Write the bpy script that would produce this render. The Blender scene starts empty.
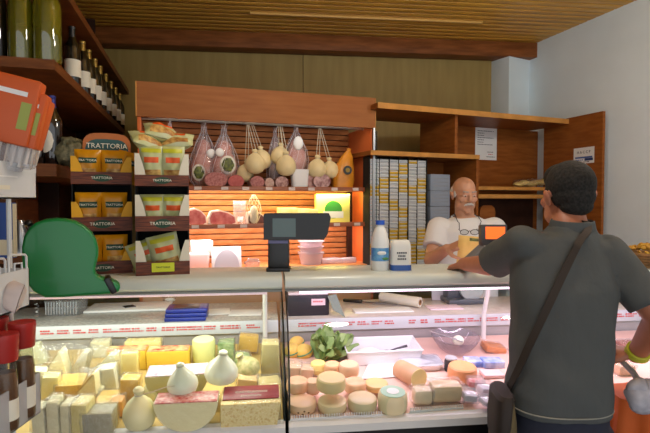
import bpy, bmesh, math, random
from math import sin, cos, pi, atan, atan2, sqrt, radians
from mathutils import Vector, Matrix, Euler, noise

rnd = random.Random(11)
scene = bpy.context.scene
COL = scene.collection
FPX = 496.0
CZ = 1.62
PITCH = atan(16.5 / FPX)

# ------------------------------------------------------------------ geometry of the view (used to find where things stand)
def ray(u, v):
    x, y = (u - 325) / FPX, -(v - 216.5) / FPX
    return Vector((x, y * sin(PITCH) + cos(PITCH), y * cos(PITCH) - sin(PITCH)))
def W(u, v, Y):
    d = ray(u, v); t = Y / d.y
    return Vector((d.x * t, Y, CZ + d.z * t))
def WZ(u, v, z):
    d = ray(u, v); t = (z - CZ) / d.z
    return Vector((d.x * t, d.y * t, z))

class Fr:
    def __init__(s, o, a):
        s.o, s.a = Vector((o[0], o[1], 0)), a
        s.ex = Vector((cos(a), sin(a), 0)); s.ey = Vector((-sin(a), cos(a), 0))
    def w(s, x, y, z=0.0):
        return s.o + s.ex * x + s.ey * y + Vector((0, 0, z))
    def px(s, u, v, ly):
        d = ray(u, v); cam = Vector((0, 0, CZ))
        t = (ly - (cam - s.o).dot(s.ey)) / d.dot(s.ey)
        p = cam + d * t
        return (p - s.o).dot(s.ex), p.z
    def loc(s, p):
        q = Vector(p) - s.o
        return Vector((q.dot(s.ex), q.dot(s.ey), p[2]))

K = Fr((0, 2.0), atan(.12))          # serve-over counter
F = Fr((-1.13, 3.0), atan(.34))      # wall fridge
R = Fr((.36, 3.40), atan(.43))       # wooden shelving on the right
S = Fr((-1.08, 2.0), atan2(2.03, -.54))  # wine shelving, x runs to the back, y to the left

# ------------------------------------------------------------------ materials
def lin(c):
    return tuple(((x / 255) / 12.92 if x / 255 <= .04045 else ((x / 255 + .055) / 1.055) ** 2.4) for x in c) + (1.0,)
MATS = {}
def mat(name, col, rough=.5, metal=0, var=0.0, scale=8, bump=0, col2=None, stretch=None, emit=0, spec=.5, coat=0, trans=0, alpha=None):
    if name in MATS: return MATS[name]
    m = bpy.data.materials.new(name); m.use_nodes = True
    nt = m.node_tree; b = nt.nodes['Principled BSDF']
    b.inputs['Roughness'].default_value = rough; b.inputs['Metallic'].default_value = metal
    b.inputs['Specular IOR Level'].default_value = spec
    b.inputs['Coat Weight'].default_value = coat
    c = lin(col); b.inputs['Base Color'].default_value = c
    if var or col2 or bump:
        tc = nt.nodes.new('ShaderNodeTexCoord'); mp = nt.nodes.new('ShaderNodeMapping')
        nz = nt.nodes.new('ShaderNodeTexNoise'); nz.inputs['Scale'].default_value = scale; nz.inputs['Detail'].default_value = 5
        nt.links.new(tc.outputs['Object'], mp.inputs['Vector']); nt.links.new(mp.outputs['Vector'], nz.inputs['Vector'])
        if stretch: mp.inputs['Scale'].default_value = stretch
        if var or col2:
            rp = nt.nodes.new('ShaderNodeValToRGB')
            rp.color_ramp.elements[0].position = .32; rp.color_ramp.elements[1].position = .68
            if col2: a, z = lin(col2), c
            else:
                a = tuple(max(0, x * (1 - var)) for x in c[:3]) + (1,); z = tuple(min(1, x * (1 + var)) for x in c[:3]) + (1,)
            rp.color_ramp.elements[0].color = a; rp.color_ramp.elements[1].color = z
            nt.links.new(nz.outputs['Fac'], rp.inputs['Fac']); nt.links.new(rp.outputs['Color'], b.inputs['Base Color'])
        if bump:
            bp = nt.nodes.new('ShaderNodeBump'); bp.inputs['Strength'].default_value = bump; bp.inputs['Distance'].default_value = .01
            nt.links.new(nz.outputs['Fac'], bp.inputs['Height']); nt.links.new(bp.outputs['Normal'], b.inputs['Normal'])
    if emit:
        b.inputs['Emission Color'].default_value = c; b.inputs['Emission Strength'].default_value = emit
    MATS[name] = m
    return m
def clear(name, tint=(255, 255, 255), see=.9, rough=.05, haze=0.0, bump=0, scale=30, ior=1.45):
    """thin clear sheet: straight-through transparency, fresnel gloss and a little milky haze"""
    if name in MATS: return MATS[name]
    m = bpy.data.materials.new(name); m.use_nodes = True
    nt = m.node_tree; nt.nodes.remove(nt.nodes['Principled BSDF']); out = nt.nodes['Material Output']
    tr = nt.nodes.new('ShaderNodeBsdfTransparent'); tr.inputs['Color'].default_value = tuple(x * see for x in lin(tint)[:3]) + (1,)
    gl = nt.nodes.new('ShaderNodeBsdfGlossy'); gl.inputs['Roughness'].default_value = rough
    lw = nt.nodes.new('ShaderNodeLayerWeight'); lw.inputs['Blend'].default_value = .5
    pw = nt.nodes.new('ShaderNodeMath'); pw.operation = 'POWER'; pw.inputs[1].default_value = 4
    fr = nt.nodes.new('ShaderNodeMath'); fr.operation = 'MULTIPLY_ADD'; fr.inputs[1].default_value = .55; fr.inputs[2].default_value = (ior - 1) ** 2 / (ior + 1) ** 2
    nt.links.new(lw.outputs['Facing'], pw.inputs[0]); nt.links.new(pw.outputs[0], fr.inputs[0])
    mx = nt.nodes.new('ShaderNodeMixShader')
    nt.links.new(fr.outputs[0], mx.inputs['Fac']); nt.links.new(gl.outputs['BSDF'], mx.inputs[2])
    last = tr
    if haze:
        df = nt.nodes.new('ShaderNodeBsdfDiffuse'); df.inputs['Color'].default_value = lin(tint)
        m2 = nt.nodes.new('ShaderNodeMixShader'); m2.inputs['Fac'].default_value = haze
        nt.links.new(tr.outputs['BSDF'], m2.inputs[1]); nt.links.new(df.outputs['BSDF'], m2.inputs[2]); last = m2
    nt.links.new(last.outputs[0], mx.inputs[1])
    if bump:
        nz = nt.nodes.new('ShaderNodeTexNoise'); nz.inputs['Scale'].default_value = scale; nz.inputs['Detail'].default_value = 3
        tc = nt.nodes.new('ShaderNodeTexCoord'); nt.links.new(tc.outputs['Object'], nz.inputs['Vector'])
        bp = nt.nodes.new('ShaderNodeBump'); bp.inputs['Strength'].default_value = bump; bp.inputs['Distance'].default_value = .02
        nt.links.new(nz.outputs['Fac'], bp.inputs['Height'])
        nt.links.new(bp.outputs['Normal'], gl.inputs['Normal']); nt.links.new(bp.outputs['Normal'], lw.inputs['Normal'])
    nt.links.new(mx.outputs['Shader'], out.inputs['Surface'])
    MATS[name] = m
    return m
def glassy(name, col, rough=.03, ior=1.45):
    if name in MATS: return MATS[name]
    m = mat(name, col, rough); m.node_tree.nodes['Principled BSDF'].inputs['Transmission Weight'].default_value = 1
    m.node_tree.nodes['Principled BSDF'].inputs['IOR'].default_value = ior
    return m

wood_red = mat('reddish brown wood', (114, 64, 34), .5, var=.35, scale=5, stretch=(1, 1, 14), col2=(88, 46, 24), spec=.18)
wood_shelf = mat('brown shelf wood', (122, 72, 34), .5, col2=(94, 52, 22), scale=6, stretch=(2, 2, 12), spec=.18)
wood_canopy = mat('orange brown laminate', (166, 106, 58), .5, col2=(150, 92, 48), scale=4, stretch=(1, 1, 10), spec=.18)
wood_right = mat('honey brown veneer', (154, 92, 40), .42, col2=(130, 72, 28), scale=4, stretch=(1.5, 1.5, 10), spec=.18)
wood_edge = mat('pale wood edging', (196, 140, 72), .45, var=.15, scale=10, spec=.18)
wood_slat = mat('orange slatted wood', (206, 138, 86), .45, col2=(180, 112, 62), scale=6, stretch=(2, 8, 8), spec=.18)
wood_dark = mat('dark brown wood', (52, 30, 20), .55, var=.3, spec=.18)
black = mat('black plastic', (16, 16, 18), .35)
matte_black = mat('matte black card', (14, 13, 13), .8)
chrome = mat('brushed steel', (190, 192, 195), .3, .9)
white_pl = mat('white plastic', (232, 232, 232), .35)
white_metal = mat('white enamel metal', (226, 226, 224), .3, var=.03)
alu = mat('grey counter laminate', (204, 212, 206), .25, var=.05, scale=3)
paper = mat('white paper', (232, 232, 230), .8)
red_ink = mat('red printing', (206, 44, 40), .7)
dark_ink = mat('dark printing', (50, 54, 66), .8)
blue_ink = mat('blue printing', (58, 92, 160), .6)
yellow_card = mat('yellow card', (226, 168, 20), .6, var=.1)
orange_card = mat('orange card', (232, 100, 20), .5, col2=(214, 78, 12), scale=9)
green_oval = mat('dark green label', (20, 66, 44), .6)
glass = clear('case glass', (240, 248, 244), .985, .02, ior=1.3)
glass_edge = mat('dark glass edge', (26, 34, 32), .2)
film = clear('cling film', (255, 255, 255), .96, .1, .05, .9, 40, 1.65)
clearbox = clear('clear plastic', (250, 252, 255), .92, .08, .10, .3, 30, 1.5)
milky = clear('milky plastic', (245, 246, 250), .7, .15, .38, .2, 20, 1.45)

# ------------------------------------------------------------------ mesh collector
class MB:
    def __init__(s, m=None):
        s.bm = bmesh.new(); s.mats = []; s.cur = 0
        if m: s.m(m)
    def m(s, mt):
        if mt not in s.mats: s.mats.append(mt)
        s.cur = s.mats.index(mt); return s
    def mesh(s, vs, fs, xf=None):
        bv = [s.bm.verts.new((xf @ Vector(v)) if xf else v) for v in vs]
        for f in fs:
            try:
                bf = s.bm.faces.new([bv[i] for i in f]); bf.material_index = s.cur; bf.smooth = True
            except ValueError: pass
        return s
    def box(s, c, d, bev=0, rot=None, xf=None, seg=2):
        t = bmesh.new(); bmesh.ops.create_cube(t, size=1)
        for v in t.verts: v.co = Vector((v.co.x * d[0], v.co.y * d[1], v.co.z * d[2]))
        if bev:
            bmesh.ops.bevel(t, geom=list(t.edges), offset=min(bev, .45 * min(d)), segments=seg, affect='EDGES', profile=.5)
        M = Matrix.Translation(c)
        if rot: M = M @ Euler(rot).to_matrix().to_4x4()
        if xf: M = xf @ M
        s.add(t, M); return s
    def b2(s, x0, x1, y0, y1, z0, z1, bev=0, xf=None):
        return s.box(((x0 + x1) / 2, (y0 + y1) / 2, (z0 + z1) / 2), (abs(x1 - x0), abs(y1 - y0), abs(z1 - z0)), bev, None, xf)
    def add(s, t, M=None):
        t.verts.index_update()
        s.mesh([v.co.copy() for v in t.verts], [[v.index for v in f.verts] for f in t.faces], M); t.free()
    def prism(s, pts, z0, z1, xf=None):
        a = sum(pts[i][0] * pts[(i + 1) % len(pts)][1] - pts[(i + 1) % len(pts)][0] * pts[i][1] for i in range(len(pts)))
        if a < 0: pts = pts[::-1]
        n = len(pts)
        vs = [(p[0], p[1], z0) for p in pts] + [(p[0], p[1], z1) for p in pts]
        fs = [list(range(n))[::-1], list(range(n, 2 * n))] + [[i, (i + 1) % n, n + (i + 1) % n, n + i] for i in range(n)]
        return s.mesh(vs, fs, xf)
    def lathe(s, prof, n=24, xf=None, caps=True):
        vs, fs = [], []
        for r, z in prof:
            for k in range(n):
                a = 2 * pi * k / n; vs.append((r * cos(a), r * sin(a), z))
        for i in range(len(prof) - 1):
            for k in range(n):
                k2 = (k + 1) % n
                fs.append([i * n + k, i * n + k2, (i + 1) * n + k2, (i + 1) * n + k])
        if caps:
            fs.append([k for k in range(n)][::-1]); fs.append([(len(prof) - 1) * n + k for k in range(n)])
        return s.mesh(vs, fs, xf)
    def tube(s, pts, r, n=8, xf=None, closed=False):
        pts = [Vector(p) for p in pts]; N = len(pts); rs = r if isinstance(r, (list, tuple)) else [r] * N
        vs, fs = [], []; up = Vector((.123, .31, .94)).normalized(); pa = None
        for i, p in enumerate(pts):
            a = pts[(i - 1) % N] if (i or closed) else p; b = pts[(i + 1) % N] if (i < N - 1 or closed) else p
            d = (b - a).normalized()
            if pa is None:
                x = d.cross(up)
                if x.length < .05: x = d.cross(Vector((1, 0, 0)))
            else:
                x = pa - d * pa.dot(d)
            x.normalize(); pa = x; y = d.cross(x)
            for k in range(n):
                q = 2 * pi * k / n; vs.append(p + x * (rs[i] * cos(q)) + y * (rs[i] * sin(q)))
        for i in range(N if closed else N - 1):
            j = (i + 1) % N
            for k in range(n):
                k2 = (k + 1) % n; fs.append([i * n + k, i * n + k2, j * n + k2, j * n + k])
        if not closed:
            fs.append(list(range(n))[::-1]); fs.append([(N - 1) * n + k for k in range(n)])
        return s.mesh(vs, fs, xf)
    def sph(s, c, r, seg=20, rot=None, xf=None):
        if not isinstance(r, (tuple, list, Vector)): r = (r, r, r)
        t = bmesh.new(); bmesh.ops.create_uvsphere(t, u_segments=seg, v_segments=max(6, seg // 2), radius=1)
        M = Matrix.Translation(c) @ (Euler(rot).to_matrix().to_4x4() if rot else Matrix()) @ Matrix.Diagonal((r[0], r[1], r[2], 1))
        s.add(t, (xf @ M) if xf else M); return s
    def seg(s, a, b, ra, rb, n=16, flat=False):
        a, b = Vector(a), Vector(b); d = (b - a); L = d.length; d.normalize(); pts, rs = [], []
        if flat: pts, rs = [a, b], [ra, rb]
        else:
            for k in range(1, 5):
                q = pi / 2 * (1 - k / 4); pts.append(a - d * (ra * sin(q))); rs.append(max(ra * cos(q), 1e-4))
            for k in range(0, 4):
                q = pi / 2 * k / 4; pts.append(b + d * (rb * sin(q))); rs.append(max(rb * cos(q), 1e-4))
        return s.tube(pts, rs, n)
    def loft(s, rings, n=28, p=2.0):
        """rings: (centre, half width, half depth); horizontal superellipses"""
        vs, fs = [], []
        for c, a, b in rings:
            for k in range(n):
                q = 2 * pi * k / n; cx, sx = cos(q), sin(q)
                vs.append((c[0] + a * math.copysign(abs(cx) ** (2 / p), cx), c[1] + b * math.copysign(abs(sx) ** (2 / p), sx), c[2]))
        for i in range(len(rings) - 1):
            for k in range(n):
                k2 = (k + 1) % n; fs.append([i * n + k, i * n + k2, (i + 1) * n + k2, (i + 1) * n + k])
        fs.append(list(range(n))[::-1]); fs.append([(len(rings) - 1) * n + k for k in range(n)])
        return s.mesh(vs, fs)
    def pillow(s, w, h, t, region=(0, 1, 0, 1), off=0, seed=0, nx=14, nz=16, wr=.15, xf=None):
        """puffed bag standing in XZ (x -w/2..w/2, z 0..h), both faces, or a printed patch of its front"""
        x0, x1, z0, z1 = region; patch = region != (0, 1, 0, 1)
        vs, fs = [], []
        for sd in ((-1,) if patch else (-1, 1)):
            base = len(vs)
            for j in range(nz + 1):
                for i in range(nx + 1):
                    a, b = x0 + (x1 - x0) * i / nx, z0 + (z1 - z0) * j / nz
                    e = (1 - abs(2 * a - 1) ** 2.6) * (1 - abs(2 * b - 1) ** 3.2)
                    q = noise.noise(Vector((a * 4 + seed * 7.3, b * 4, sd * 3 + seed)))
                    th = t / 2 * max(0, e) ** .7 * (1 + wr * 2 * q) + .0008 + off
                    pin = 1 - .05 * (1 - abs(2 * b - 1)) * 1.0
                    vs.append(((a - .5) * w * pin, sd * th, b * h))
            for j in range(nz):
                for i in range(nx):
                    q = [base + j * (nx + 1) + i, base + j * (nx + 1) + i + 1, base + (j + 1) * (nx + 1) + i + 1, base + (j + 1) * (nx + 1) + i]
                    fs.append(q if sd < 0 else q[::-1])
        s.mesh(vs, fs, xf)
        if not patch: bmesh.ops.remove_doubles(s.bm, verts=list(s.bm.verts), dist=.0004)
        return s
    def jitter(s, amp, sc, seed=0):
        for v in s.bm.verts:
            q = noise.noise_vector(v.co * sc + Vector((seed * 3.7, seed, 0))); v.co += q * amp
        return s
    def build(s, name, parent=None, loc=None, rot=None, sharp=35):
        me = bpy.data.meshes.new(name)
        bmesh.ops.recalc_face_normals(s.bm, faces=list(s.bm.faces))
        s.bm.to_mesh(me); s.bm.free()
        for mt in s.mats: me.materials.append(mt)
        me.set_sharp_from_angle(angle=radians(sharp))
        o = bpy.data.objects.new(name, me); COL.objects.link(o)
        if parent: o.parent = parent
        if loc is not None: o.location = loc
        if rot is not None: o.rotation_euler = rot if isinstance(rot, (tuple, list, Euler)) else (0, 0, rot)
        return o

def tag(o, label, cat, group=None):
    o['label'] = label; o['category'] = cat
    if group: o['group'] = group
    return o
def thing(name, label, cat, loc=(0, 0, 0), rot=0, group=None):
    o = bpy.data.objects.new(name, None); COL.objects.link(o); o.empty_display_size = .05
    o.location = loc; o.rotation_euler = rot if isinstance(rot, (tuple, list, Euler)) else (0, 0, rot)
    return tag(o, label, cat, group)
def struct(o): o['kind'] = 'structure'; return o
def dup(root, loc, rot, label, group=None):
    r = root.copy(); COL.objects.link(r); r.location = loc
    r.rotation_euler = rot if isinstance(rot, (tuple, list, Euler)) else (0, 0, rot); r['label'] = label
    if group: r['group'] = group
    for ch in list(root.children):
        c = ch.copy(); COL.objects.link(c); c.parent = r
        for g in list(ch.children):
            d = g.copy(); COL.objects.link(d); d.parent = c
    return r
def text(s, size, parent, loc, rot, m, name='lettering', sx=1, align='CENTER', ext=.0004):
    cu = bpy.data.curves.new(name, 'FONT'); cu.body = s; cu.size = size; cu.align_x = align; cu.align_y = 'CENTER'; cu.extrude = ext; cu.resolution_u = 2
    q = bpy.data.objects.new('text_curve', cu); me = bpy.data.meshes.new_from_object(q)
    bpy.data.objects.remove(q); bpy.data.curves.remove(cu); me.materials.clear(); me.materials.append(m); me.name = name
    o = bpy.data.objects.new(name, me); COL.objects.link(o)
    o.parent = parent; o.location = loc; o.rotation_euler = rot; o.scale = (sx, 1, 1)
    return o
def TX(x, y, z): return Matrix.Translation((x, y, z))
def RX(a): return Matrix.Rotation(a, 4, 'X')
def RY(a): return Matrix.Rotation(a, 4, 'Y')
def RZ(a): return Matrix.Rotation(a, 4, 'Z')
ORD = ['nearest', 'second', 'third', 'fourth', 'fifth', 'sixth', 'seventh', 'eighth', 'ninth', 'tenth', 'eleventh', 'twelfth']

# ------------------------------------------------------------------ camera, light
cam = bpy.data.cameras.new('camera'); camo = bpy.data.objects.new('camera', cam); COL.objects.link(camo)
cam.sensor_width = 36; cam.lens = FPX / 650 * 36; cam.clip_start = .02
camo.location = (0, 0, CZ); camo.rotation_euler = (pi / 2 - PITCH, 0, 0)
scene.camera = camo
vs = scene.view_settings
vs.view_transform = 'Standard'; vs.look = 'None'; vs.gamma = 1; vs.use_curve_mapping = False; vs.exposure = 0
wd = bpy.data.worlds.new('daylight'); scene.world = wd; wd.use_nodes = True
bg = wd.node_tree.nodes['Background']; bg.inputs['Color'].default_value = (.95, .97, 1, 1); bg.inputs['Strength'].default_value = 1.3
def area(name, loc, target, sx, sy, power, col=(1, 1, 1)):
    l = bpy.data.lights.new(name, 'AREA'); l.shape = 'RECTANGLE'; l.size = sx; l.size_y = sy; l.energy = power; l.color = col
    o = bpy.data.objects.new(name, l); COL.objects.link(o); o.location = loc
    d = Vector(target) - Vector(loc); o.rotation_euler = d.to_track_quat('-Z', 'Y').to_euler()
    return o

# ------------------------------------------------------------------ room shell
CEIL = 3.07
TOP = 1.318          # height of the counter tops
def poly(name, pts, m, flip=False):
    b = MB(m); b.mesh(pts, [list(range(len(pts)))]); return struct(b.build(name))
LX = -2.1
def backY(x): return 4.4 + .11 * (x + 1.7)
def rightX(y): return 1.97 - .316 * (y - 4.58)
cb = 1.99
floor_m = mat('grey stone floor tiles', (120, 112, 104), .4, var=.2, scale=4)
wall_m = mat('white plaster', (226, 240, 246), .85, var=.03, scale=3, bump=.05)
back_m = mat('olive brown wall panelling', (164, 140, 78), .6, col2=(150, 126, 68), scale=3, stretch=(6, 1, .6))
ceil_m = mat('varnished pine ceiling boards', (226, 172, 66), .4, col2=(186, 132, 44), scale=2.2, stretch=(1, 9, 1))
fl = MB(floor_m); fl.prism([(LX, -1.6), (rightX(-1.6), -1.6), (rightX(4.6) + .0, 4.6), (1.93, 4.85), (LX, 4.4)], -.05, 0); struct(fl.build('floor'))
# ceiling boards: tongue-and-groove, one mesh
cm = MB(ceil_m)
ca = atan(.11)
y = -1.6; k = 0
while y < 5.1:
    t = .012 if k % 2 else .0
    w = .082
    cm.box((.6, y + w / 2, CEIL + .012), (7.4, w - .010, .024), .004, (0, 0, 0)); y += w; k += 1
cm.m(wood_dark).b2(-3.1, 4.3, -1.6, 5.1, CEIL + .02, CEIL + .04)
co = struct(cm.build('ceiling', rot=ca, loc=(0, 0, 0)))
bmb = MB(mat('beam wood', (146, 88, 46), .5, col2=(112, 64, 30), scale=5, stretch=(1, 8, 8), spec=.18))
bmb.b2(-.6, 4.0, -.16, 0, CEIL - .135, CEIL, .006)
struct(bmb.build('trim_1', loc=(-1.7, backY(-1.7) - .02, 0), rot=atan(.11)))
# pale narrow strip across the ceiling
p0, p1 = WZ(250, 12.5, CEIL - .005), WZ(482, 22, CEIL - .005)
bt = MB(mat('pale ceiling strip', (216, 170, 92), .4)); L = (p1 - p0).length
bt.b2(0, L, -.012, .012, -.014, .003, .002); struct(bt.build('trim_2', loc=p0, rot=atan2(p1.y - p0.y, p1.x - p0.x)))
wb = MB(back_m)
nseg = 9; x = LX
while x < cb:
    x2 = min(x + 1.9, cb)
    wb.prism([(x + .003, backY(x)), (x2 - .003, backY(x2)), (x2 - .003, backY(x2) + .05), (x + .003, backY(x) + .05)], 0, CEIL + .05); x = x2
wb.m(wood_dark).prism([(LX, backY(LX) + .045), (cb, backY(cb) + .045), (cb, backY(cb) + .08), (LX, backY(LX) + .08)], 0, CEIL + .05)
struct(wb.build('wall_back'))
wr = MB(wall_m); wr.prism([(rightX(4.95), 4.95), (rightX(-1.6), -1.6), (rightX(-1.6) + .1, -1.6), (rightX(4.95) + .1, 4.95)], 0, CEIL + .05); struct(wr.build('wall_right'))
wl = MB(mat('brown left wall', (96, 62, 40), .7, var=.1)); wl.prism([(LX - .1, -1.6), (LX, -1.6), (LX, 4.6), (LX - .1, 4.6)], 0, CEIL + .05); struct(wl.build('wall_left'))
# boxed-in pier in the back right corner
c0 = W(509, 80, 4.58); c1 = (rightX(4.72), 4.72); c2 = W(490.5, 80, 4.77)
pb = MB(wall_m); pb.prism([(c0.x, c0.y), (c1[0], c1[1]), (c1[0] - .05, 4.9), (c2.x, c2.y + .1), (c2.x, c2.y)], 0, CEIL - .135); struct(pb.build('wall_pier'))
# globe lamps added to brighten the shop, above the picture's upper edge
added_lamp_glow = mat('added opal lamp globe', (255, 248, 236), .3, emit=80)
for k, (x, y, lb_) in enumerate(((.25, 1.74, 'unseen opal globe lamp added over the counter, left one'), (1.45, 1.95, 'unseen opal globe lamp added over the counter, right one'))):
    tl = thing('added_pendant_lamp', lb_, 'lamp', (x, y, CEIL), 0, 'added globe lamps over the counter')
    b = MB(white_metal); b.lathe([(1e-4, -.03), (.05, -.03), (.055, -.005), (.05, 0), (1e-4, 0)], 24); b.build('ceiling_rose', tl)
    b = MB(black); b.tube([(0, 0, -.02), (0, 0, -.42)], .004, 8); b.build('cord', tl)
    b = MB(added_lamp_glow); b.sph((0, 0, -.50), .085, 24); b.build('globe', tl)
# ================================================================== wine shelving along the left wall
CN = Vector((-1.08, 2.0)); DF = Vector((-1.60, 3.98))
sl = Vector((-.966, -.257))       # to the left, square to the receding edge
DB = DF + sl * .36
EF = Vector((-2.06, 1.70)); MB_ = Vector((-1.46, 2.34)); EB = Vector((-2.06, 2.15))
ws = thing('wine_shelving', 'brown wooden corner shelving with wine bottles high on the left wall', 'shelf', (0, 0, 0))
plan = [EF, CN, DF, DB, MB_, EB]
for z1, th in ((2.18, .04), (1.765, .05), (1.40, .03)):
    b = MB(wood_shelf); b.prism([(p.x, p.y) for p in plan], z1 - th, z1)
    b.build('shelf_board', ws)
b = MB(wood_shelf)
up = [CN + Vector((-.09, .18)), DF + (DF - CN) * .15, DF + (DF - CN) * .15 + sl * .36, MB_ + Vector((0, .05))]
up[0] = Vector((-1.06, 1.9)); 
b.prism([(p.x, p.y) for p in up], 2.52, 2.56); b.build('shelf_board', ws)
b = MB(wood_red); n1 = .012
b.prism([(MB_.x, MB_.y), (DB.x, DB.y), (DB.x + sl.x * n1, DB.y + sl.y * n1), (MB_.x - .014, MB_.y + .004)], 1.37, 3.02); b.build('back_panel', ws)
b = MB(wood_red); b.prism([(EB.x, EB.y), (MB_.x, MB_.y), (MB_.x, MB_.y + .014), (EB.x, EB.y + .014)], 1.37, 3.02); b.build('back_panel', ws)
for t in (.42, .98):              # uprights between the boards
    p = CN + (DF - CN) * t + sl * .2; q = CN + (DF - CN) * t + sl * .345; e = (DF - CN).normalized() * .02
    b = MB(wood_dark); b.prism([(p.x, p.y), (q.x, q.y), (q.x + e.x, q.y + e.y), (p.x + e.x, p.y + e.y)], 1.40, 3.02); b.build('upright', ws)

g_dark = mat('dark green bottle glass', (14, 18, 14), .06, spec=.7, coat=.5)
g_brown = mat('brown black bottle glass', (20, 14, 12), .06, spec=.7, coat=.5)
cream = mat('cream label paper', (226, 222, 206), .7)
gold = mat('gold foil', (150, 120, 50), .35, .6)
oil = mat('yellow green oil bottle', (108, 108, 14), .05, var=.25, scale=6, spec=.8, coat=1)
oil.node_tree.nodes['Principled BSDF'].inputs['Transmission Weight'].default_value = .35
BP = [(.0, .0), (.034, 0), (.0375, .006), (.0375, .19), (.034, .208), (.020, .232), (.0145, .25), (.0142, .285), (.0155, .287), (.0155, .30), (.0, .301)]
def wine(label, loc, cap=gold, body=g_dark, lab='band', rot=0, group=None, sc=1, name='wine_bottle'):
    t = thing(name, label, 'bottle', loc, rot, group)
    b = MB(body); b.lathe([(r * sc + 1e-4, z * sc) for r, z in BP], 24); b.build('glass_bottle', t)
    b = MB(cap); b.lathe([(r * sc, z * sc) for r, z in ((.0147, .245), (.0152, .25), (.0148, .286), (.0162, .288), (.0162, .301), (.002, .303))], 20); b.build('capsule', t)
    if lab == 'band':
        b = MB(cream); b.lathe([(.0382 * sc, .05 * sc), (.0382 * sc, .135 * sc)], 24, caps=False)
        b.build('label', t)
    elif lab == 'oval':
        b = MB(cream); vs_, fs_ = [], []
        for i in range(13):
            for j in range(11):
                a = (i / 12 - .5) * 1.9; hh = .052 * sqrt(max(0, 1 - (2 * i / 12 - 1) ** 2))
                vs_.append((.0383 * sc * sin(a), -.0383 * sc * cos(a), (.105 + hh * (2 * j / 10 - 1)) * sc))
        for i in range(12):
            for j in range(10): fs_.append([i * 11 + j, (i + 1) * 11 + j, (i + 1) * 11 + j + 1, i * 11 + j + 1])
        b.mesh(vs_, fs_); b.build('label', t)
    return t
ed = (DF - CN)
caps = [black, gold, gold, gold, gold, gold, gold, gold, gold, gold]
first = None
for i, u in enumerate((75, 85, 91, 97, 102, 107.5, 112.5, 117, 121)):
    k_ = (u - 325) / FPX; o_ = CN + sl * .047; e_ = ed.normalized()
    s = (k_ * o_.y - o_.x) / (e_.x - k_ * e_.y); e = o_ + e_ * s
    lb_ = ('wine bottle with a cream label and black cap, nearest on the upper left shelf' if i == 0 else
           'dark wine bottle with a white label, %s from the front on the upper left shelf' % ORD[i])
    if i < 2: t = wine(lb_, (e.x, e.y, 2.18), caps[i], g_dark, 'band', -.6, 'wine bottles on the upper left shelf', 1.0); first = t
    else: t = dup(first, (e.x, e.y, 2.18), -.6 + .2 * i, lb_)
# large oil bottles on the part of the board that faces the shop
def oilb(u, w, body, label, dy=.09, h=.40):
    Y = CN.y + dy; p = W(u, 60, Y); r = w / 2 * Y / FPX
    t = thing('oil_bottle', label, 'bottle', (p.x, Y - .02 + .2 * (p.x + 1.08), 2.18), 0, 'big bottles on the upper left shelf')
    k = r
    b = MB(body); b.lathe([(1e-4, .02), (k * .5, .006), (k * .93, 0), (k, .012), (k, h * .55), (k * .93, h * .62), (k * .55, h * .72), (k * .33, h * .8), (k * .3, h * .94), (1e-4, h * .945)], 28); b.build('glass_bottle', t)
    b = MB(gold); b.lathe([(k * .33, h * .9), (k * .36, h * .905), (k * .36, h), (1e-4, h + .002)], 20); b.build('cap', t)
oilb(6, 22, g_brown, 'big black bottle on the front end of the upper left shelf')
oilb(29, 22, oil, 'tall yellow green oil bottle beside the black bottle, upper left shelf')
oilb(52, 25, oil, 'tall yellow green oil bottle at the corner of the upper left shelf')
# bottles with oval labels under it
blue_cap = mat('blue foil capsule', (40, 44, 120), .4, .3)
for i, (u, lb_) in enumerate(((39, 'dark bottle with oval white label and blue foil, left one above the white rack'),
                              (53, 'dark bottle with oval white label and blue foil, next to the bag of sweets'))):
    p = W(u, 160, 2.09 + .01 * i); wine(lb_, (p.x, p.y, 1.765), blue_cap, g_brown, 'oval', -.35, 'dark bottles on the middle left shelf', .97)
p = WZ(71, 166, 1.765); p = W(69, 166, 2.12)
b = MB(mat('mixed wrapped sweets', (128, 122, 92), .6, col2=(62, 64, 40), scale=60)); b.sph((0, 0, .055), (.07, .055, .06), 24); b.sph((.01, 0, .105), (.045, .035, .02), 16)
b.jitter(.016, 42, 3)
b.m(film)
t = b.build('bag_of_sweets', loc=(p.x, p.y, 1.765)); tag(t, 'clear bag of small wrapped sweets at the end of the middle left shelf', 'bag')
# drinking glasses and a steel shaker on the lowest board
tumbler = clear('tumbler glass', (235, 238, 240), .85, .03, .08)
b = MB(chrome); b.lathe([(1e-4, 0), (.026, 0), (.028, .01), (.025, .1), (.02, .112), (.021, .13), (.015, .14), (1e-4, .142)], 20)
p = W(20, 240, 1.98); tag(b.build('steel_shaker', loc=(p.x, p.y, 1.40)), 'steel shaker beside the drinking glasses on the lowest left shelf', 'shaker')
for i, u in enumerate((35, 45, 55, 68)):
    p = W(u, 240, 2.03 + .03 * i)
    b = MB(tumbler); b.lathe([(1e-4, .004), (.024, .0), (.029, .12), (.027, .12), (.022, .01), (1e-4, .012)], 20)
    tag(b.build('drinking_glass', loc=(p.x, p.y, 1.40)), 'clear drinking glass on the lowest left shelf, %s from the steel shaker' % ['first', 'second', 'third', 'fourth'][i], 'glass', 'glasses on the lowest left shelf')
p = W(2, 255, 1.86)
t = thing('blue_packet', 'blue packet with a cream edge beside the steel shaker', 'packet', (p.x, p.y + .02, 1.40), .1)
b = MB(mat('blue card', (36, 74, 150), .5)); b.box((0, 0, .105), (.07, .03, .21), .003); b.build('carton', t)
b = MB(mat('cream edge', (214, 206, 180), .6)); b.b2(.0353, .0365, -.014, .014, .004, .206); b.b2(-.035, .035, -.0166, -.0154, .012, .07); b.build('label_stripe', t)

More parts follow.
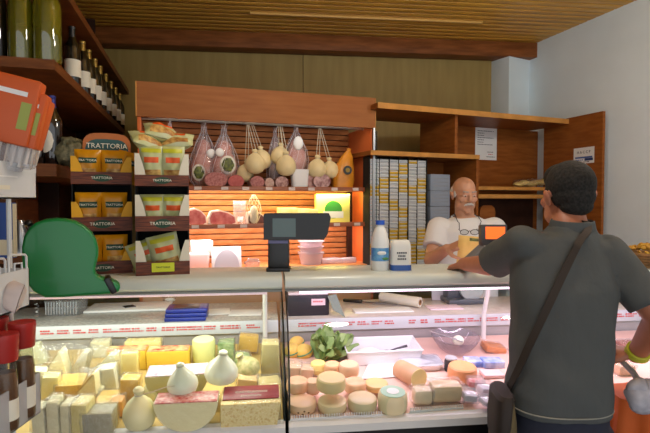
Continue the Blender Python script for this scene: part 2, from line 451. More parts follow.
# ================================================================== snack displays on the counter
cream_card = mat('cream card', (222, 216, 196), .6)
basket = mat('woven basket print', (128, 64, 36), .6, col2=(60, 26, 16), scale=1, stretch=(14, 14, 190))
header_m = mat('brown header card', (176, 100, 44), .6, var=.15)
teal = mat('teal print', (40, 84, 84), .6)
bag_y = mat('golden yellow foil', (208, 142, 14), .3, var=.12, scale=14)
bag_w = mat('white green foil', (206, 208, 176), .3, col2=(176, 182, 110), scale=10)
bag_lime = mat('lime print', (190, 190, 40), .4)
snack_pic = mat('snack picture', (150, 92, 30), .5, col2=(226, 190, 110), scale=40)
logo_txt = mat('logo lettering', (240, 236, 214), .5)
def bag(label, loc, rot, w, h, t, base, seed, group, kind):
    o = thing('snack_bag', label, 'bag', loc, rot, group)
    b = MB(base); b.pillow(w, h, t, seed=seed); b.build('pouch', o)
    if kind == 'y':
        b = MB(green_oval); b.pillow(w, h, t, (.16, .84, .60, .76), .0012, seed, 10, 6); b.build('brand_label', o)
        b = MB(snack_pic); b.pillow(w, h, t, (.2, .8, .16, .44), .0012, seed, 10, 6); b.build('picture', o)
        text('TRATTORIA', w * .125, o, (0, -t / 2 - .003, h * .68), (pi / 2, 0, 0), logo_txt)
    else:
        b = MB(orange_card); b.pillow(w, h, t, (.2, .8, .55, .70), .0012, seed, 10, 6); b.build('brand_label', o)
        b = MB(snack_pic); b.pillow(w, h, t, (.12, .88, .08, .36), .0012, seed, 10, 6); b.build('picture', o)
        b = MB(bag_lime); b.pillow(w, h, t, (.1, .9, .82, .93), .0012, seed, 10, 4); b.build('stripe', o)
    return o
def display(name, label, u0, u1, fronts, hdr, cheek, basket_logo):
    """card tower: dark back, three open trays with cheeks; fronts = (v top, v bottom) of the tray fronts"""
    zc = TOP; pf = WZ((u0 + u1) / 2, fronts[-1][1], zc); Y = pf.y
    w = (u1 - u0) * Y / FPX; d = .17
    fd_ = Fr((pf.x, pf.y), -atan2(pf.x, pf.y) * .92); t = thing(name, label, 'display', (pf.x, pf.y, zc), fd_.a)
    z = lambda v: W(0, v, Y).z - zc
    top = z(fronts[0][0]) + .10
    b = MB(matte_black); b.b2(-w / 2, w / 2, d, d + .006, 0, top)
    for sx in (-1, 1): b.b2(sx * (w / 2 - .004), sx * w / 2, .02, d, 0, top - .06)
    b.build('backing', t)
    for i, (v0, v1) in enumerate(fronts):
        a0, a1 = max(0, z(v1)), z(v0)
        b = MB(basket); b.b2(-w / 2, w / 2, -.002, .002, a0, a1); b.b2(-w / 2, -w / 2 + .004, 0, d, a0, a1); b.b2(w / 2 - .004, w / 2, 0, d, a0, a1); b.b2(-w / 2, w / 2, 0, d, a0, a0 + .004)
        tr = b.build('tray', t)
        for sx in (-1, 1):
            c = MB(cheek[0]); h2 = cheek[1]
            c.prism([(0, a1 - .004), (sx * -w * .20, a1 - .004), (sx * -w * .15, a1 + h2 * .5), (sx * -w * .08, a1 + h2), (0, a1 + h2)], -.0015, .0015, TX(sx * w / 2, .004, 0) @ RX(pi / 2))
            c.build('cheek', tr)
        if basket_logo and not (i == 2 and cheek[0] is cream_card):
            c = MB(green_oval); c.lathe([(1e-4, 0), (1, 0), (1, .1), (1e-4, .1)], 20, TX(0, -.0025, (a0 + a1) / 2) @ RX(pi / 2) @ Matrix.Diagonal((w * .16, (a1 - a0) * .3, .01, 1)))
            c.build('logo_oval', tr)
            text('TRATTORIA', (a1 - a0) * .3, tr, (0, -.005, (a0 + a1) / 2), (pi / 2, 0, 0), logo_txt)
    if hdr:
        h0, h1 = z(hdr[1]), z(hdr[0]); b = MB(header_m); pts = []
        for k in range(13):
            a = pi * k / 12; pts.append((w * .42 * math.copysign(abs(cos(a)) ** .5, cos(a)), h1 - .05 + .05 * sin(a)))
        b.prism([(w * .42, h0)] + pts + [(-w * .42, h0)], -.002, .002, TX(w * .08, d * .75, 0) @ RX(pi / 2)); hd = b.build('header', t)
        c = MB(teal); c.prism([(x * .9, zz - (0.026)) for x, zz in pts] + [(-w * .38, h1 - .13), (w * .38, h1 - .13)], -.001, .001, TX(w * .08, d * .75 - .003, 0) @ RX(pi / 2)); c.build('header_field', hd)
        text('TRATTORIA', w * .132, hd, (w * .08, d * .75 - .006, z(143)), (pi / 2, 0, 0), logo_txt)
    return t, fd_, w, d, z
GY = 'yellow snack bags in the card display'
d1, fd, w1, dd, zf = display('snack_display', 'card display tower of yellow snack bags with an arched brown header', 75.5, 131, [(172, 184), (217, 231), (261.5, 274)], (129, 172), (yellow_card, .062), True)
for tier, (v0, v1, n) in enumerate(((149, 182, 3), (192, 229, 2), (235, 272, 2))):
    for k in range(n):
        zz = TOP + max(.005, zf(v1)); h = zf(v0) - zf(v1)
        nm = ['top', 'middle', 'bottom'][tier]; sd = ['left', 'right', 'tilted one'][k]
        bag('yellow snack bag, %s in the %s tray of the yellow card display' % (sd, nm), fd.w((-.23, .20, .36)[k] * w1, .045 if k < 2 else .08, zz), (.12, .0 if k < 2 else .25, fd.a), w1 * .44, h, .05, bag_y, tier * 3 + k, GY, 'y')
GW = 'white snack bags in the card display'
d2, fd2, w2, dd2, zf2 = display('snack_display', 'card display tower of pale snack bags standing left of the fridge', 137.5, 189, [(175, 186), (216, 231), (261.5, 275)], None, (cream_card, .085), True)
tx = text('TRATTORIA', .01, d2, (0, -.004, .03), (pi / 2, 0, 0), green_oval)
b = MB(mat('lime price card', (206, 214, 40), .6)); b.box((.0, -.006, .032), (w2 * .42, .003, .036)); pc = b.build('price_card', d2)
tx.parent = pc; tx.location = (0, -.009, .032)
for tier, spots in enumerate((((-.2, .05, 145, 182, 0), (.2, .05, 145, 182, 0)), ((-.19, .06, 194, 229, 0), (.2, .06, 194, 229, 0)), ((-.24, .09, 240, 272, -.35), (.12, .06, 234, 272, -.22)))):
    for k, (fx, fy, v0, v1, ry) in enumerate(spots):
        zz = TOP + max(.006, zf2(v1)); h = zf2(v0) - zf2(v1)
        bag('pale green snack bag, %s in the %s tray of the white-cheeked display' % (['left', 'right'][k], ['top', 'middle', 'bottom'][tier]), fd2.w(fx * w2, fy, zz), (.12, ry, fd2.a), w2 * (.46 if tier < 2 else .6), h, .05, bag_w, 20 + tier * 3 + k, GW, 'w')
for k, (fx, v, fy, rz, ry, lb_) in enumerate(((-.22, 147, .03, .5, .25, 'left'), (.26, 146, .05, -.2, -.15, 'right'), (.0, 136, .06, .25, .2, 'topmost'))):
    bag('pale snack bag lying on top of the white-cheeked display, %s one' % lb_, fd2.w(fx * w2, fy, TOP + zf2(v)), (-1.0, ry, fd2.a + rz), .14, .10, .06, bag_w, 31 + k, GW, 'w')

# ================================================================== white wire stand in the left foreground
tr_m = mat('white rack enamel', (206, 208, 208), .35, var=.05)
RXc, RY0 = -.80, 1.12
rk = thing('wire_stand', 'white wire display stand with trays in the left foreground', 'rack', (RXc, RY0, 0), .0)
for x in (W(-50, 320, RY0 + .20).x - RXc, W(17, 320, RY0 + .20).x - RXc):
    b = MB(tr_m); b.tube([(x, .175, 0.0), (x, .175, 1.70)], .006, 8); b.build('upright', rk)
b = MB(tr_m); b.tube([(-.16, .1, .012), (-.16, -.14, .012), (.14, -.14, .012), (.14, .1, .012)], .008, 8, closed=True); b.build('foot', rk)
def tray(v0, v1, uright, wire=0, depth=.32):
    Yb = RY0 + .16; zt, zb = W(0, v0, Yb).z, W(0, v1, Yb).z; xr = W(uright, v0, Yb).x - RXc; xl = xr - .24; y0, y1 = .16 - depth, .16
    b = MB(milky if wire == 2 else tr_m)
    b.b2(xl, xr, y0 - .002, y0 + .002, zb, zt, .001); b.b2(xl, xr, y0, y1, zb, zb + .004); b.b2(xr - .003, xr, y0, y1, zb, zt)
    b.b2(xl, xl + .003, y0, y1, zb, zt); b.b2(xl, xr, y1 - .003, y1, zb, zt - (.0 if wire else .02))
    o = b.build('tray', rk)
    if wire == 1:
        b = MB(tr_m)
        for k in range(3):
            x = xr - .004; y = y1 - .004 - k * .085
            b.tube([(x, y, zt - .005), (x, y, zt + .03), (x, y - .006, zt + .036), (x, y - .065, zt + .042), (x, y - .072, zt + .036), (x, y - .072, zt - .005)], .003, 8)
            b.tube([(x, y - .02, zt - .005), (x, y - .02, zt + .016), (x, y - .05, zt + .018), (x, y - .05, zt - .005)], .0025, 8)
        b.build('wire_loop', o)
    return o, zb, zt, xr
t1, z1b, z1t, x1r = tray(165, 199, 36, 0)
b = MB(cream_card); b.b2(x1r + .0005, x1r + .002, -.12, .05, z1b + .022, z1b + .032); b.build('price_label', t1)
b = MB(paper); b.b2(x1r, x1r + .0012, -.17, .08, z1t - .036, z1t - .033); b.build('label_holder', t1)
t2, z2b, z2t, x2r = tray(268, 306, 29, 1)
t3, z3b, z3t, x3r = tray(372, 412, 40, 2)
# orange bread packets leaning in the top tray
crust = mat('breadsticks', (232, 214, 196), .7, var=.15, scale=30)
pk_or = mat('orange packet print', (208, 92, 28), .5, col2=(192, 78, 20), scale=5)
pk_side = mat('orange packet side', (240, 130, 60), .45)
def breadpack(u_top, v_top, u_bot, v_bot, Y, w, label, seed):
    a, c = W(u_bot, v_bot, Y - .05), W(u_top, v_top, Y - .05); L = (c - a).length; ang = atan2(c.x - a.x, c.z - a.z)
    t = thing('breadstick_packet', label, 'packet', a, (0, ang, .25), 'orange packets on the white stand')
    b = MB(pk_or); b.box((0, 0, L * .64), (w, .045, L * .72), .006); b.build('printed_sleeve', t)
    b = MB(clearbox); b.box((0, 0, L * .15), (w * .9, .036, L * .30), .008); b.build('clear_bottom', t)
    b = MB(crust)
    for k in range(6): b.tube([((k - 2.5) * w / 7, .01 * (k % 2), .012), ((k - 2.5) * w / 7, .008 * (k % 2), L * .30)], .004, 8)
    b.build('breadsticks', t)
    b = MB(paper); b.b2(-w * .42, w * .3, -.0242, -.0228, L * .80, L * .85); b.build('white_band', t)
    b = MB(mat('packet green print', (150, 160, 70), .5)); b.b2(w * .22, w * .42, -.0242, -.0228, L * .45, L * .74); b.build('green_panel', t)
breadpack(17, 76, -2, 168, 1.22, .11, 'orange breadstick packet, left one in the top tray of the white stand', 1)
breadpack(35, 92, 18, 168, 1.24, .06, 'orange breadstick packet, second from left in the top tray of the white stand', 2)
breadpack(43, 99, 26, 168, 1.265, .04, 'orange breadstick packet, right one leaning beside the dark bottles', 3)
b = MB(mat('pale wrapped rusks', (206, 190, 184), .5, var=.1)); b.pillow(.10, .07, .05, seed=5)
p = W(4, 262, 1.2); tag(b.build('rusk_bag', loc=(p.x, 1.2, z2b + .01), rot=(-.3, .1, -.6)), 'pale bag lying in the wire basket of the white stand', 'bag')
# jars with red caps
jar_g = clear('jar glass', (230, 226, 214), .9, .03, .03)
jar_in = mat('dark jar preserve', (96, 56, 26), .4, col2=(130, 86, 36), scale=30)
cap_r = mat('red cap', (168, 32, 24), .45, var=.08)
def jar(u, v0, v1, wpx, Y, label):
    c = W(u, v0, Y); r = wpx / 2 * Y / FPX * .93; capz = W(u, v1, Y).z
    ch = c.z - capz + .006; zb = z3b + .004; H = capz - zb
    t = thing('preserve_jar', label, 'jar', (c.x, Y, zb), .2, 'red capped jars on the white stand')
    b = MB(jar_g); k = r * .86
    b.lathe([(1e-4, 0), (k * .92, 0), (k, .01), (k, H * .72), (k * .9, H * .85), (k * .84, H), (1e-4, H)], 24); b.build('glass_body', t)
    b = MB(jar_in); b.lathe([(1e-4, .004), (k * .9, .004), (k * .95, .012), (k * .95, H * .7), (k * .8, H * .82), (1e-4, H * .82)], 24); b.build('preserve', t)
    b = MB(cream); b.lathe([(k * 1.01, H * .16), (k * 1.01, H * .45)], 24, caps=False); b.build('label', t)
    b = MB(cap_r); b.lathe([(r * .86, H - .004), (r * .9, H), (r * .98, H + ch * .8), (r, H + ch * .86), (r * .97, H + ch), (r * .9, H + ch * .985), (1e-4, H + ch * .985)], 32); b.build('cap', t)
jar(22, 324, 345, 27, 1.24, 'jar with a red cap in the bottom tray of the white stand, right one')
jar(5, 336, 359, 27, 1.17, 'jar with a red cap in the bottom tray of the white stand, front one')
jar(-5, 320, 341, 26, 1.245, 'jar with a red cap partly cut by the left edge, back one on the stand')
# ================================================================== green ticket dispenser (snail shaped)
gY = 1.5
c = W(64.5, 258, gY); sc = gY / FPX
def gp(u, v): return ((u - 62) * sc, (258 - v) * sc)
outl = [gp(25, 258), gp(25, 246), gp(27, 236), gp(31, 228), gp(37, 222), gp(45, 219), gp(54, 218), gp(63, 218.5), gp(72, 221), gp(80, 226), gp(87, 233), gp(91, 241), gp(93, 250), gp(93, 257),
        gp(91.5, 264), gp(90, 270), gp(90, 275), gp(92, 278.5), gp(97, 281), gp(104, 283), gp(110, 286), gp(113, 289), gp(113.5, 292), gp(112, 296), gp(108, 298), gp(60, 298), gp(44, 297), gp(34, 290), gp(28, 280), gp(25.5, 270)]
gd = thing('ticket_dispenser', 'green snail-shaped queue ticket dispenser in front of the counter', 'dispenser', c, .42)
green = mat('green plastic', (0, 122, 58), .35, coat=.2)
b = MB(green); t = bmesh.new(); vv = [t.verts.new((x, 0, z)) for x, z in outl]; f = t.faces.new(vv)
ex = bmesh.ops.extrude_face_region(t, geom=[f]); bmesh.ops.translate(t, verts=[g for g in ex['geom'] if isinstance(g, bmesh.types.BMVert)], vec=(0, .065, 0))
bmesh.ops.recalc_face_normals(t, faces=list(t.faces))
big = [e for e in t.edges if len(e.link_faces) == 2 and any(len(f.verts) > 8 for f in e.link_faces)]
bmesh.ops.bevel(t, geom=big, offset=.010, segments=4, affect='EDGES', profile=.5)
b.add(t); b.build('housing', gd, sharp=50)
b = MB(black); b.box(((104 - 62) * sc, .032, (258 - 289) * sc), (.020, .074, .056), .006, (0, -.42, 0)); b.build('ticket_mouth', gd)
b = MB(black); x, z = gp(30, 223); b.sph((x, .04, z), (.012, .02, .011), 14); b.build('hinge_knob', gd)
b = MB(matte_black)
bx = Vector((0, .095, -.05)); b.tube([(0, .05, -.05), (0, .20, -.06), (0, .46, -.06), (0, .46, -.127)], .014, 12); b.build('bracket', gd)
# ================================================================== wall fridge with the wooden canopy
FW = 1.565
zt, zb_ = 2.335, 2.125
fr = thing('wall_fridge', 'open wall fridge with wooden canopy, slatted back and hanging cheeses', 'fridge', F.w(0, 0, 0), F.a)
b = MB(wood_canopy); b.prism([(0, zb_), (0, zt), (.03, zt + .0), (.03, zb_)], 0, FW, TX(0, 0, 0) @ Matrix(((0, 0, 1, 0), (1, 0, 0, 0), (0, 1, 0, 0), (0, 0, 0, 1))))
b.b2(0, FW, .03, .62, zt - .03, zt)
b.m(wood_edge); b.b2(-.008, .0, -.002, .032, zb_, zt); b.b2(FW, FW + .006, -.002, .032, zb_, zt); b.build('canopy', fr)
z1 = F.px(250, 188.3, .08)[1]; z2 = F.px(220, 226, .08)[1]; zbase = F.px(250, 268, .1)[1]
YB = .46
for nm, y0, y1, mm in (('upper', z1, zt - .03, wood_slat), ('middle', z2, z1, wood_slat), ('lower', .9, z2, wood_slat)):
    b = MB(mm); z = y0 + .004
    b.m(wood_red).b2(.02, FW - .02, YB + .012, YB + .02, y0, y1); b.m(mm)
    while z < y1 - .02:
        b.box((FW / 2, YB, z + .018), (FW - .04, .016, .036), .004, (.18, 0, 0)); z += .043
    b.build('slatted_back', fr)
for s in (0, 1):
    b = MB(mat('orange side panel', (224, 116, 58), .4, var=.08, scale=4)); x = .0 if s == 0 else FW - .022
    b.b2(x, x + .022, .02, .56, .0, zb_ + .02, .002); b.build('side_panel', fr)
b = MB(mat('fridge base metal', (196, 150, 110), .4)); b.b2(0, FW, 0.02, .52, 0, zbase - .02, .003); b.m(mat('fridge floor', (222, 150, 90), .4)).b2(.02, FW - .02, .03, .45, zbase - .02, zbase, .002); b.build('base', fr)
shelf_m = mat('fridge shelf', (206, 196, 190), .3)
tagp = mat('price tag', (214, 196, 190), .6)
for z in (z1, z2):
    b = MB(shelf_m); b.b2(.024, FW - .024, .08, .45, z - .012, z, .002); sh = b.build('shelf', fr)
    b = MB(mat('shelf price rail', (150, 84, 54), .4)); b.box((FW / 2, .072, z - .002), (FW - .05, .008, .030), .002, (-.15, 0, 0)); rl = b.build('price_rail', sh)
    for k in range(9):
        b = MB(tagp); b.box((.2 + k * .155 + rnd.uniform(-.02, .02), .065, z - .002), (.045, .003, .021), 0, (-.15, 0, 0)); b.build('price_tag', rl)
b = MB(chrome); zr = F.px(230, 122.5, .16)[1]; b.tube([(.02, .16, zr), (FW - .02, .16, zr)], .009, 10); b.build('hanging_rail', fr)
b = MB(mat('lamp diffuser', (190, 200, 196), .3)); b.b2(.06, FW - .06, .05, .11, zb_ + .004, zb_ + .03, .006); b.build('canopy_lamp', fr)
b = MB(chrome); b.b2(FW - .018, FW - .004, -.012, .008, 1.0, zb_); b.build('corner_upright', fr)
b = MB(clear('end glass', (200, 214, 214), .8, .04, .06)); b.b2(FW + .012, FW + .018, .0, .34, 1.0, zb_ - .02); b.build('glass_end_panel', fr)
RZr = F.a
warm = (1, .80, .62)
def flamp(x0, x1, y, z, ty, tz, pw, col):
    a = F.w((x0 + x1) / 2, y, z); c_ = F.w((x0 + x1) / 2, ty, tz)
    l = area('fridge_lamp', a, c_, x1 - x0, .03, pw, col)
    # keep the long side along the shelf
    d = (Vector(c_) - a).normalized(); xax = F.ex; zax = -d; yax = zax.cross(xax).normalized()
    l.rotation_euler = Matrix((xax, yax, zax)).transposed().to_euler(); return l
flamp(.1, FW - .1, .06, zb_ - .0, .35, z1 + .05, .9, (1, .86, .76))
flamp(.1, .72, .10, z1 - .02, .35, z2 + .03, 4.4, (1, .86, .72))
flamp(.74, FW - .08, .10, z1 - .02, .35, z2 + .03, 4.6, (1, .86, .40))
flamp(.1, FW - .1, .10, z2 - .02, .35, zbase, 6.5, (1, .86, .78))

# ---- hanging goods and goods on the shelves
rind = mat('smooth pale cheese rind', (232, 212, 160), .42, var=.08, scale=12)
cordm = mat('raffia cord', (206, 196, 170), .8)
salami_in = mat('salami cut face', (146, 66, 62), .5, col2=(196, 130, 122), scale=70)
netting = mat('white netting', (226, 220, 224), .6)
foil_pk = clear('printed cellophane', (244, 238, 240), .9, .1, .14, .7, 30, 1.5)
ham = mat('cured ham', (206, 104, 74), .45, col2=(232, 180, 160), scale=22)
olive_m = mat('olive print', (38, 44, 22), .5, col2=(120, 130, 50), scale=40)
def pear_prof(r, h):
    return [(1e-4, 0), (r * .5, h * .02), (r * .85, h * .12), (r, h * .3), (r * .95, h * .46), (r * .72, h * .62), (r * .42, h * .73), (r * .24, h * .79), (r * .2, h * .82), (r * .3, h * .87), (r * .34, h * .92), (r * .2, h * .98), (1e-4, h)]
def ball_prof(r, h):
    return [(1e-4, 0), (r * .4, h * .015), (r * .75, h * .09), (r * .97, h * .25), (r, h * .38), (r * .93, h * .55), (r * .7, h * .7), (r * .4, h * .79), (r * .24, h * .83), (r * .2, h * .855), (r * .3, h * .9), (r * .3, h * .95), (r * .16, h * .99), (1e-4, h)]
def garlic_prof(r, h):
    return [(1e-4, 0), (r * .5, h * .02), (r * .85, h * .11), (r, h * .28), (r * .96, h * .42), (r * .8, h * .56), (r * .58, h * .68), (r * .38, h * .78), (r * .26, h * .86), (r * .22, h * .91), (r * .27, h * .96), (r * .15, h), (1e-4, h)]
def hang_cheese(u, v, rp, ly, label, grp, urail, tilt=0):
    x, z = F.px(u, v, ly); Y = F.w(x, ly).y; r = rp * Y / FPX
    t = thing('hanging_cheese', label, 'cheese', F.w(x, ly, z - r), (0, tilt, F.a), grp)
    b = MB(rind); b.lathe(ball_prof(r, r * 2.5), 28); b.build('pear_body', t)
    xr, _ = F.px(urail, 122, .16); b = MB(cordm); inv = Euler((0, tilt, 0)).to_matrix().inverted()
    top = inv @ Vector((xr - x, .16 - ly, zr + .006 - (z - r)))
    nk = Vector((0, 0, r * 2.12))
    b.tube([nk + Vector((-.012, 0, 0)), top + Vector((-.006, 0, .0))], .0022, 6); b.tube([nk + Vector((.012, 0, 0)), top + Vector((.004, 0, 0))], .0022, 6)
    b.tube([nk + Vector((r * .22 * cos(a), r * .22 * sin(a), 0)) for a in [2 * pi * q / 12 for q in range(12)]], .003, 6, closed=True)
    b.build('cord', t)
GH = 'pear cheeses hanging in the fridge'
hang_cheese(244, 173, 8.5, .22, 'hanging pear cheese of the left bunch, lowest and furthest left', GH, 248, .15)
hang_cheese(255, 164, 10, .14, 'hanging pear cheese in front in the left bunch, above the pale salami', GH, 248)
hang_cheese(263, 160, 9.5, .24, 'hanging pear cheese at the back right of the left bunch', GH, 252, -.12)
hang_cheese(279, 156, 9, .2, 'hanging pear cheese of the middle pair, upper one', GH, 279, .1)
hang_cheese(286, 166, 10, .13, 'hanging pear cheese of the middle pair, lower one by the meat net', GH, 281)
hang_cheese(316.5, 169, 9.5, .15, 'hanging pear cheese of the right pair, left one', GH, 320, .06)
hang_cheese(331, 170, 8.5, .17, 'hanging pear cheese of the right pair, right one', GH, 320, -.1)
def hang_bag(u0, u1, v0, v1, ly, label, inner, neck=.30, prints=None):
    xa, za = F.px(u0, v1, ly); xb, zb2 = F.px(u1, v0, ly); w, h = xb - xa, zb2 - za
    t = thing('hanging_meat_net', label, 'cured meat', F.w((xa + xb) / 2, ly, za), F.a, 'bagged meats hanging in the fridge')
    b = MB(inner); b.sph((0, 0, h * .30), (w * .42, .06, h * .29), 24); b.sph((0, 0, h * .55), (w * .26, .045, h * .2), 18); b.jitter(.008, 20, u0); b.build('meat', t)
    b = MB(foil_pk)
    b.loft([((0, 0, .0), w * .30, .05), ((0, 0, h * .08), w * .46, .068), ((0, 0, h * .3), w * .5, .072), ((0, 0, h * .5), w * .42, .06), ((0, 0, h * .7), w * .25, .04), ((0, 0, h * .85), w * .1, .02), ((0, 0, h * .93), w * .07, .014), ((0, 0, h), w * .14, .02)], 26)
    b.jitter(.006, 30, u1); b.build('cellophane', t)
    b = MB(netting)
    for k in range(9):
        a = 2 * pi * k / 9; pts = []
        for z, f in ((.02, .34), (.1, .48), (.3, .52), (.5, .44), (.7, .27), (.86, .1), (.95, .08)):
            pts.append((w * f * cos(a + z * 1.2), .15 * f * sin(a + z * 1.2), h * z))
        b.tube(pts, .0012, 5)
    b.tube([(0, 0, h * .9), (0, .16 - ly, zr + .004 - za)], .0025, 6)
    b.build('netting', t)
    if prints:
        for q, (fx, fz, rx, rz_, mm) in enumerate(prints):
            b = MB(mm); b.sph((fx * w, -.060, h * fz), (w * rx, .016, h * rz_), 18); pp_ = b.build('printed_patch', t)
            if mm is olive_m: b = MB(cream); b.sph((fx * w, -.0585, h * fz), (w * rx * 1.1, .016, h * rz_ * 1.1), 18); b.build('patch_rim', pp_)
    return t
hang_bag(189, 219, 124, 187, .30, 'netted cured meat hanging left in the fridge behind the big salami', ham, prints=[(-.2, .22, .2, .12, olive_m), (.2, .52, .15, .07, paper)])
hang_bag(209, 239, 126, 186, .26, 'netted cured meat with a dark printed round patch, second from left', ham, prints=[(.08, .34, .24, .14, olive_m), (-.18, .54, .14, .07, paper)])
hang_bag(267, 283, 128, 184, .26, 'clear cone-shaped bag hanging between the pear cheeses', mat('grey meat', (170, 150, 150), .5, var=.2))
hang_bag(284, 308, 126, 174, .24, 'pink netted meat hanging right of the middle pear cheeses', mat('pink meat', (214, 130, 116), .45, col2=(236, 190, 176), scale=14), prints=[(0, .62, .2, .14, paper)])
hang_bag(161, 179, 121, 172, .2, 'small clear bag hanging at the far left of the fridge', mat('pale sausage', (214, 190, 130), .5, var=.15))
def fbox(u0, u1, v0, v1, z, d, ly=None):
    """box on fridge level z with its front lower edge on v1"""
    if ly is None: ly = .12
    xa, _ = F.px(u0, v1, ly); xb, _ = F.px(u1, v1, ly); h = F.px(u0, v0, ly)[1] - z
    return F.w((xa + xb) / 2, ly + d / 2, z), xb - xa, h
def salami(u, w, h, label, ly=.12, m=salami_in, rm=None):
    p, ww, hh = fbox(u - w / 2, u + w / 2, 186.5 - h, 189, z1, 0, ly); L = .14
    t = thing('salami', label, 'salami', (p.x, p.y, z1 + hh / 2), F.a, 'cut salamis on the top fridge shelf')
    xf = Matrix.Diagonal((ww / 2, 1, hh / 2, 1)) @ RX(-pi / 2)
    b = MB(rm or mat('salami skin', (150, 110, 104), .6, var=.2, scale=30)); b.lathe([(.94, 0), (1, .01), (1, L * .8), (.7, L * .95), (1e-4, L)], 28, xf); b.build('skin', t)
    b = MB(m); b.lathe([(1e-4, -.002), (.93, -.002), (.95, .001)], 28, xf, caps=False); b.build('cut_face', t)
GS = None
salami(216, 24, 15, 'big oval salami with its cut face out, left end of the top shelf', .1)
salami(236, 17, 12, 'small red salami beside the big oval one', .12, mat('red salami', (170, 66, 60), .5, col2=(190, 92, 84), scale=50))
salami(257.5, 15, 11, 'dark red salami under the left bunch of pear cheeses', .12)
salami(269.5, 10, 9, 'small pale salami with a white rind under the pear cheeses', .12, mat('pale salami', (204, 178, 160), .5, col2=(176, 130, 120), scale=60))
salami(282, 14, 10.5, 'marbled salami left of the white tub', .12, mat('marbled', (110, 48, 46), .5, col2=(220, 180, 170), scale=36))
salami(312, 12, 12, 'pale rolled bacon left of the big marbled roll', .14, mat('rolled bacon', (206, 168, 160), .5, col2=(150, 96, 94), scale=40))
salami(322, 18, 13, 'big marbled rolled bacon under the right pair of pear cheeses', .11, mat('marbled'  + ' roll', (120, 60, 64), .5, col2=(226, 190, 184), scale=30))
p, w, h = fbox(292, 310, 169, 188, z1, .08)
b = MB(white_pl); b.loft([((0, 0, 0), w * .42, .035), ((0, 0, h * .8), w * .48, .042), ((0, 0, h), w * .5, .044)], 24, 4); t = b.build('white_tub', loc=p, rot=F.a); tag(t, 'white plastic tub between salamis on the top fridge shelf', 'tub')
p, w, h = fbox(334, 355, 147, 187, z1, .1)
t = thing('amber_cheese', 'amber wrapped pear cheese with a dark seal, right end of the top shelf', 'cheese', p, (0, .12, F.a))
b = MB(mat('amber wax', (214, 140, 40), .3, var=.15, scale=10)); b.loft([((0, 0, 0), w * .46, .05), ((0, 0, h * .25), w * .5, .055), ((0, 0, h * .55), w * .42, .05), ((.01, 0, h * .8), w * .26, .035), ((.016, 0, h * .95), w * .1, .015), ((.016, 0, h), w * .12, .02)], 22, 2.6); b.jitter(.004, 30, 2); b.build('wrapped_body', t)
b = MB(mat('dark seal', (40, 44, 40), .4)); b.lathe([(1e-4, 0), (w * .2, 0), (w * .2, .006), (1e-4, .006)], 20, TX(w * .02, -.056, h * .46) @ RX(pi / 2)); b.m(gold).lathe([(1e-4, 0), (w * .1, 0), (w * .1, .009), (1e-4, .009)], 16, TX(w * .02, -.056, h * .46) @ RX(pi / 2)); b.build('seal', t)
# --- middle shelf
fatm = mat('ham fat rim', (232, 212, 196), .5)
redm = mat('raw ham', (176, 66, 62), .45, col2=(214, 130, 120), scale=24)
def hamcut(u0, u1, v0, v1, label, m, seed):
    p, w, h = fbox(u0, u1, v0, v1, z2, .1)
    t = thing('ham_piece', label, 'ham', p, F.a, 'ham pieces on the middle fridge shelf')
    pts = [(w * (-.5 + .02), h * .1), (w * -.3, 0), (w * .3, 0), (w * .5, h * .15), (w * .46, h * .55), (w * .2, h * .86), (w * -.1, h), (w * -.4, h * .92), (w * -.5, h * .5)]
    b = MB(fatm); b.prism(pts, 0, .11, TX(0, .05, 0) @ RX(pi / 2)); b.build('fat_rim', t, sharp=50)
    b = MB(m); b.prism([(x * .88, h * .07 + z * .84) for x, z in pts], 0, .003, TX(0, -.059, 0) @ RX(pi / 2)); b.build('cut_face', t)
hamcut(187, 207, 208, 224, 'raw ham piece with white fat rim, left on the middle fridge shelf', redm, 1)
hamcut(208, 237, 210, 224, 'longer flat raw ham piece, second from left on the middle fridge shelf', redm, 2)
hamcut(247, 266, 211, 224, 'dark cured ham piece behind the black scale screen', mat('dark ham', (92, 44, 36), .45, col2=(130, 70, 56), scale=30), 3)
p, w, h = fbox(236, 245, 198, 224, z2, .06)
b = MB(foil_pk); b.pillow(w * 1.5, h * .9, .05, seed=4); b.m(paper).pillow(w * 1.1, h * .4, .05, (.2, .8, .3, .8), .006, 4)
tag(b.build('clear_meat_bag', loc=p, rot=F.a), 'clear bag with a white label between ham pieces on the middle shelf', 'bag')
p, w, h = fbox(247, 262, 190, 216, z2 + .03, .05, .10)
b = MB(cordm)
for k in range(10):
    a = 2 * pi * k / 10
    b.tube([(w * .5 * cos(a + q * .4) * sin(pi * (q + .3) / 6.6), .03 * sin(a + q * .4), h * q / 6) for q in range(7)], .0016, 5)
b.m(mat('garlic', (220, 206, 180), .6)).sph((0, .0, h * .35), (w * .3, .03, h * .3), 16)
tag(b.build('netted_cheese', loc=F.w(F.px(254, 216, .10)[0], .1, z2), rot=F.a), 'small white netted cheese behind the ham on the middle shelf', 'cheese')
slices = mat('wrapped sliced cheese', (240, 226, 176), .3, col2=(220, 196, 120), scale=20)
for k, (u0, u1, v0) in enumerate(((266, 280, 213), (279, 298, 206), (297, 318, 207))):
    p, w, h = fbox(u0, u1, v0, 224, z2, .08)
    b = MB(slices); b.box((0, 0, h * .45), (w, .09, h * .9), .006, (0, .05 * (k - 1), 0)); b.jitter(.004, 24, k)
    tag(b.build('sliced_cheese_pack', loc=p, rot=F.a), 'wrapped pale cheese slices on the middle fridge shelf, %s from the screen' % ['first', 'second', 'third'][k], 'cheese', 'wrapped slices on the middle fridge shelf')
p, w, h = fbox(318, 350, 194, 224, z2, .09)
t = thing('cheese_carton', 'yellow carton with a green emblem at the right of the middle fridge shelf', 'carton', p, F.a - .15)
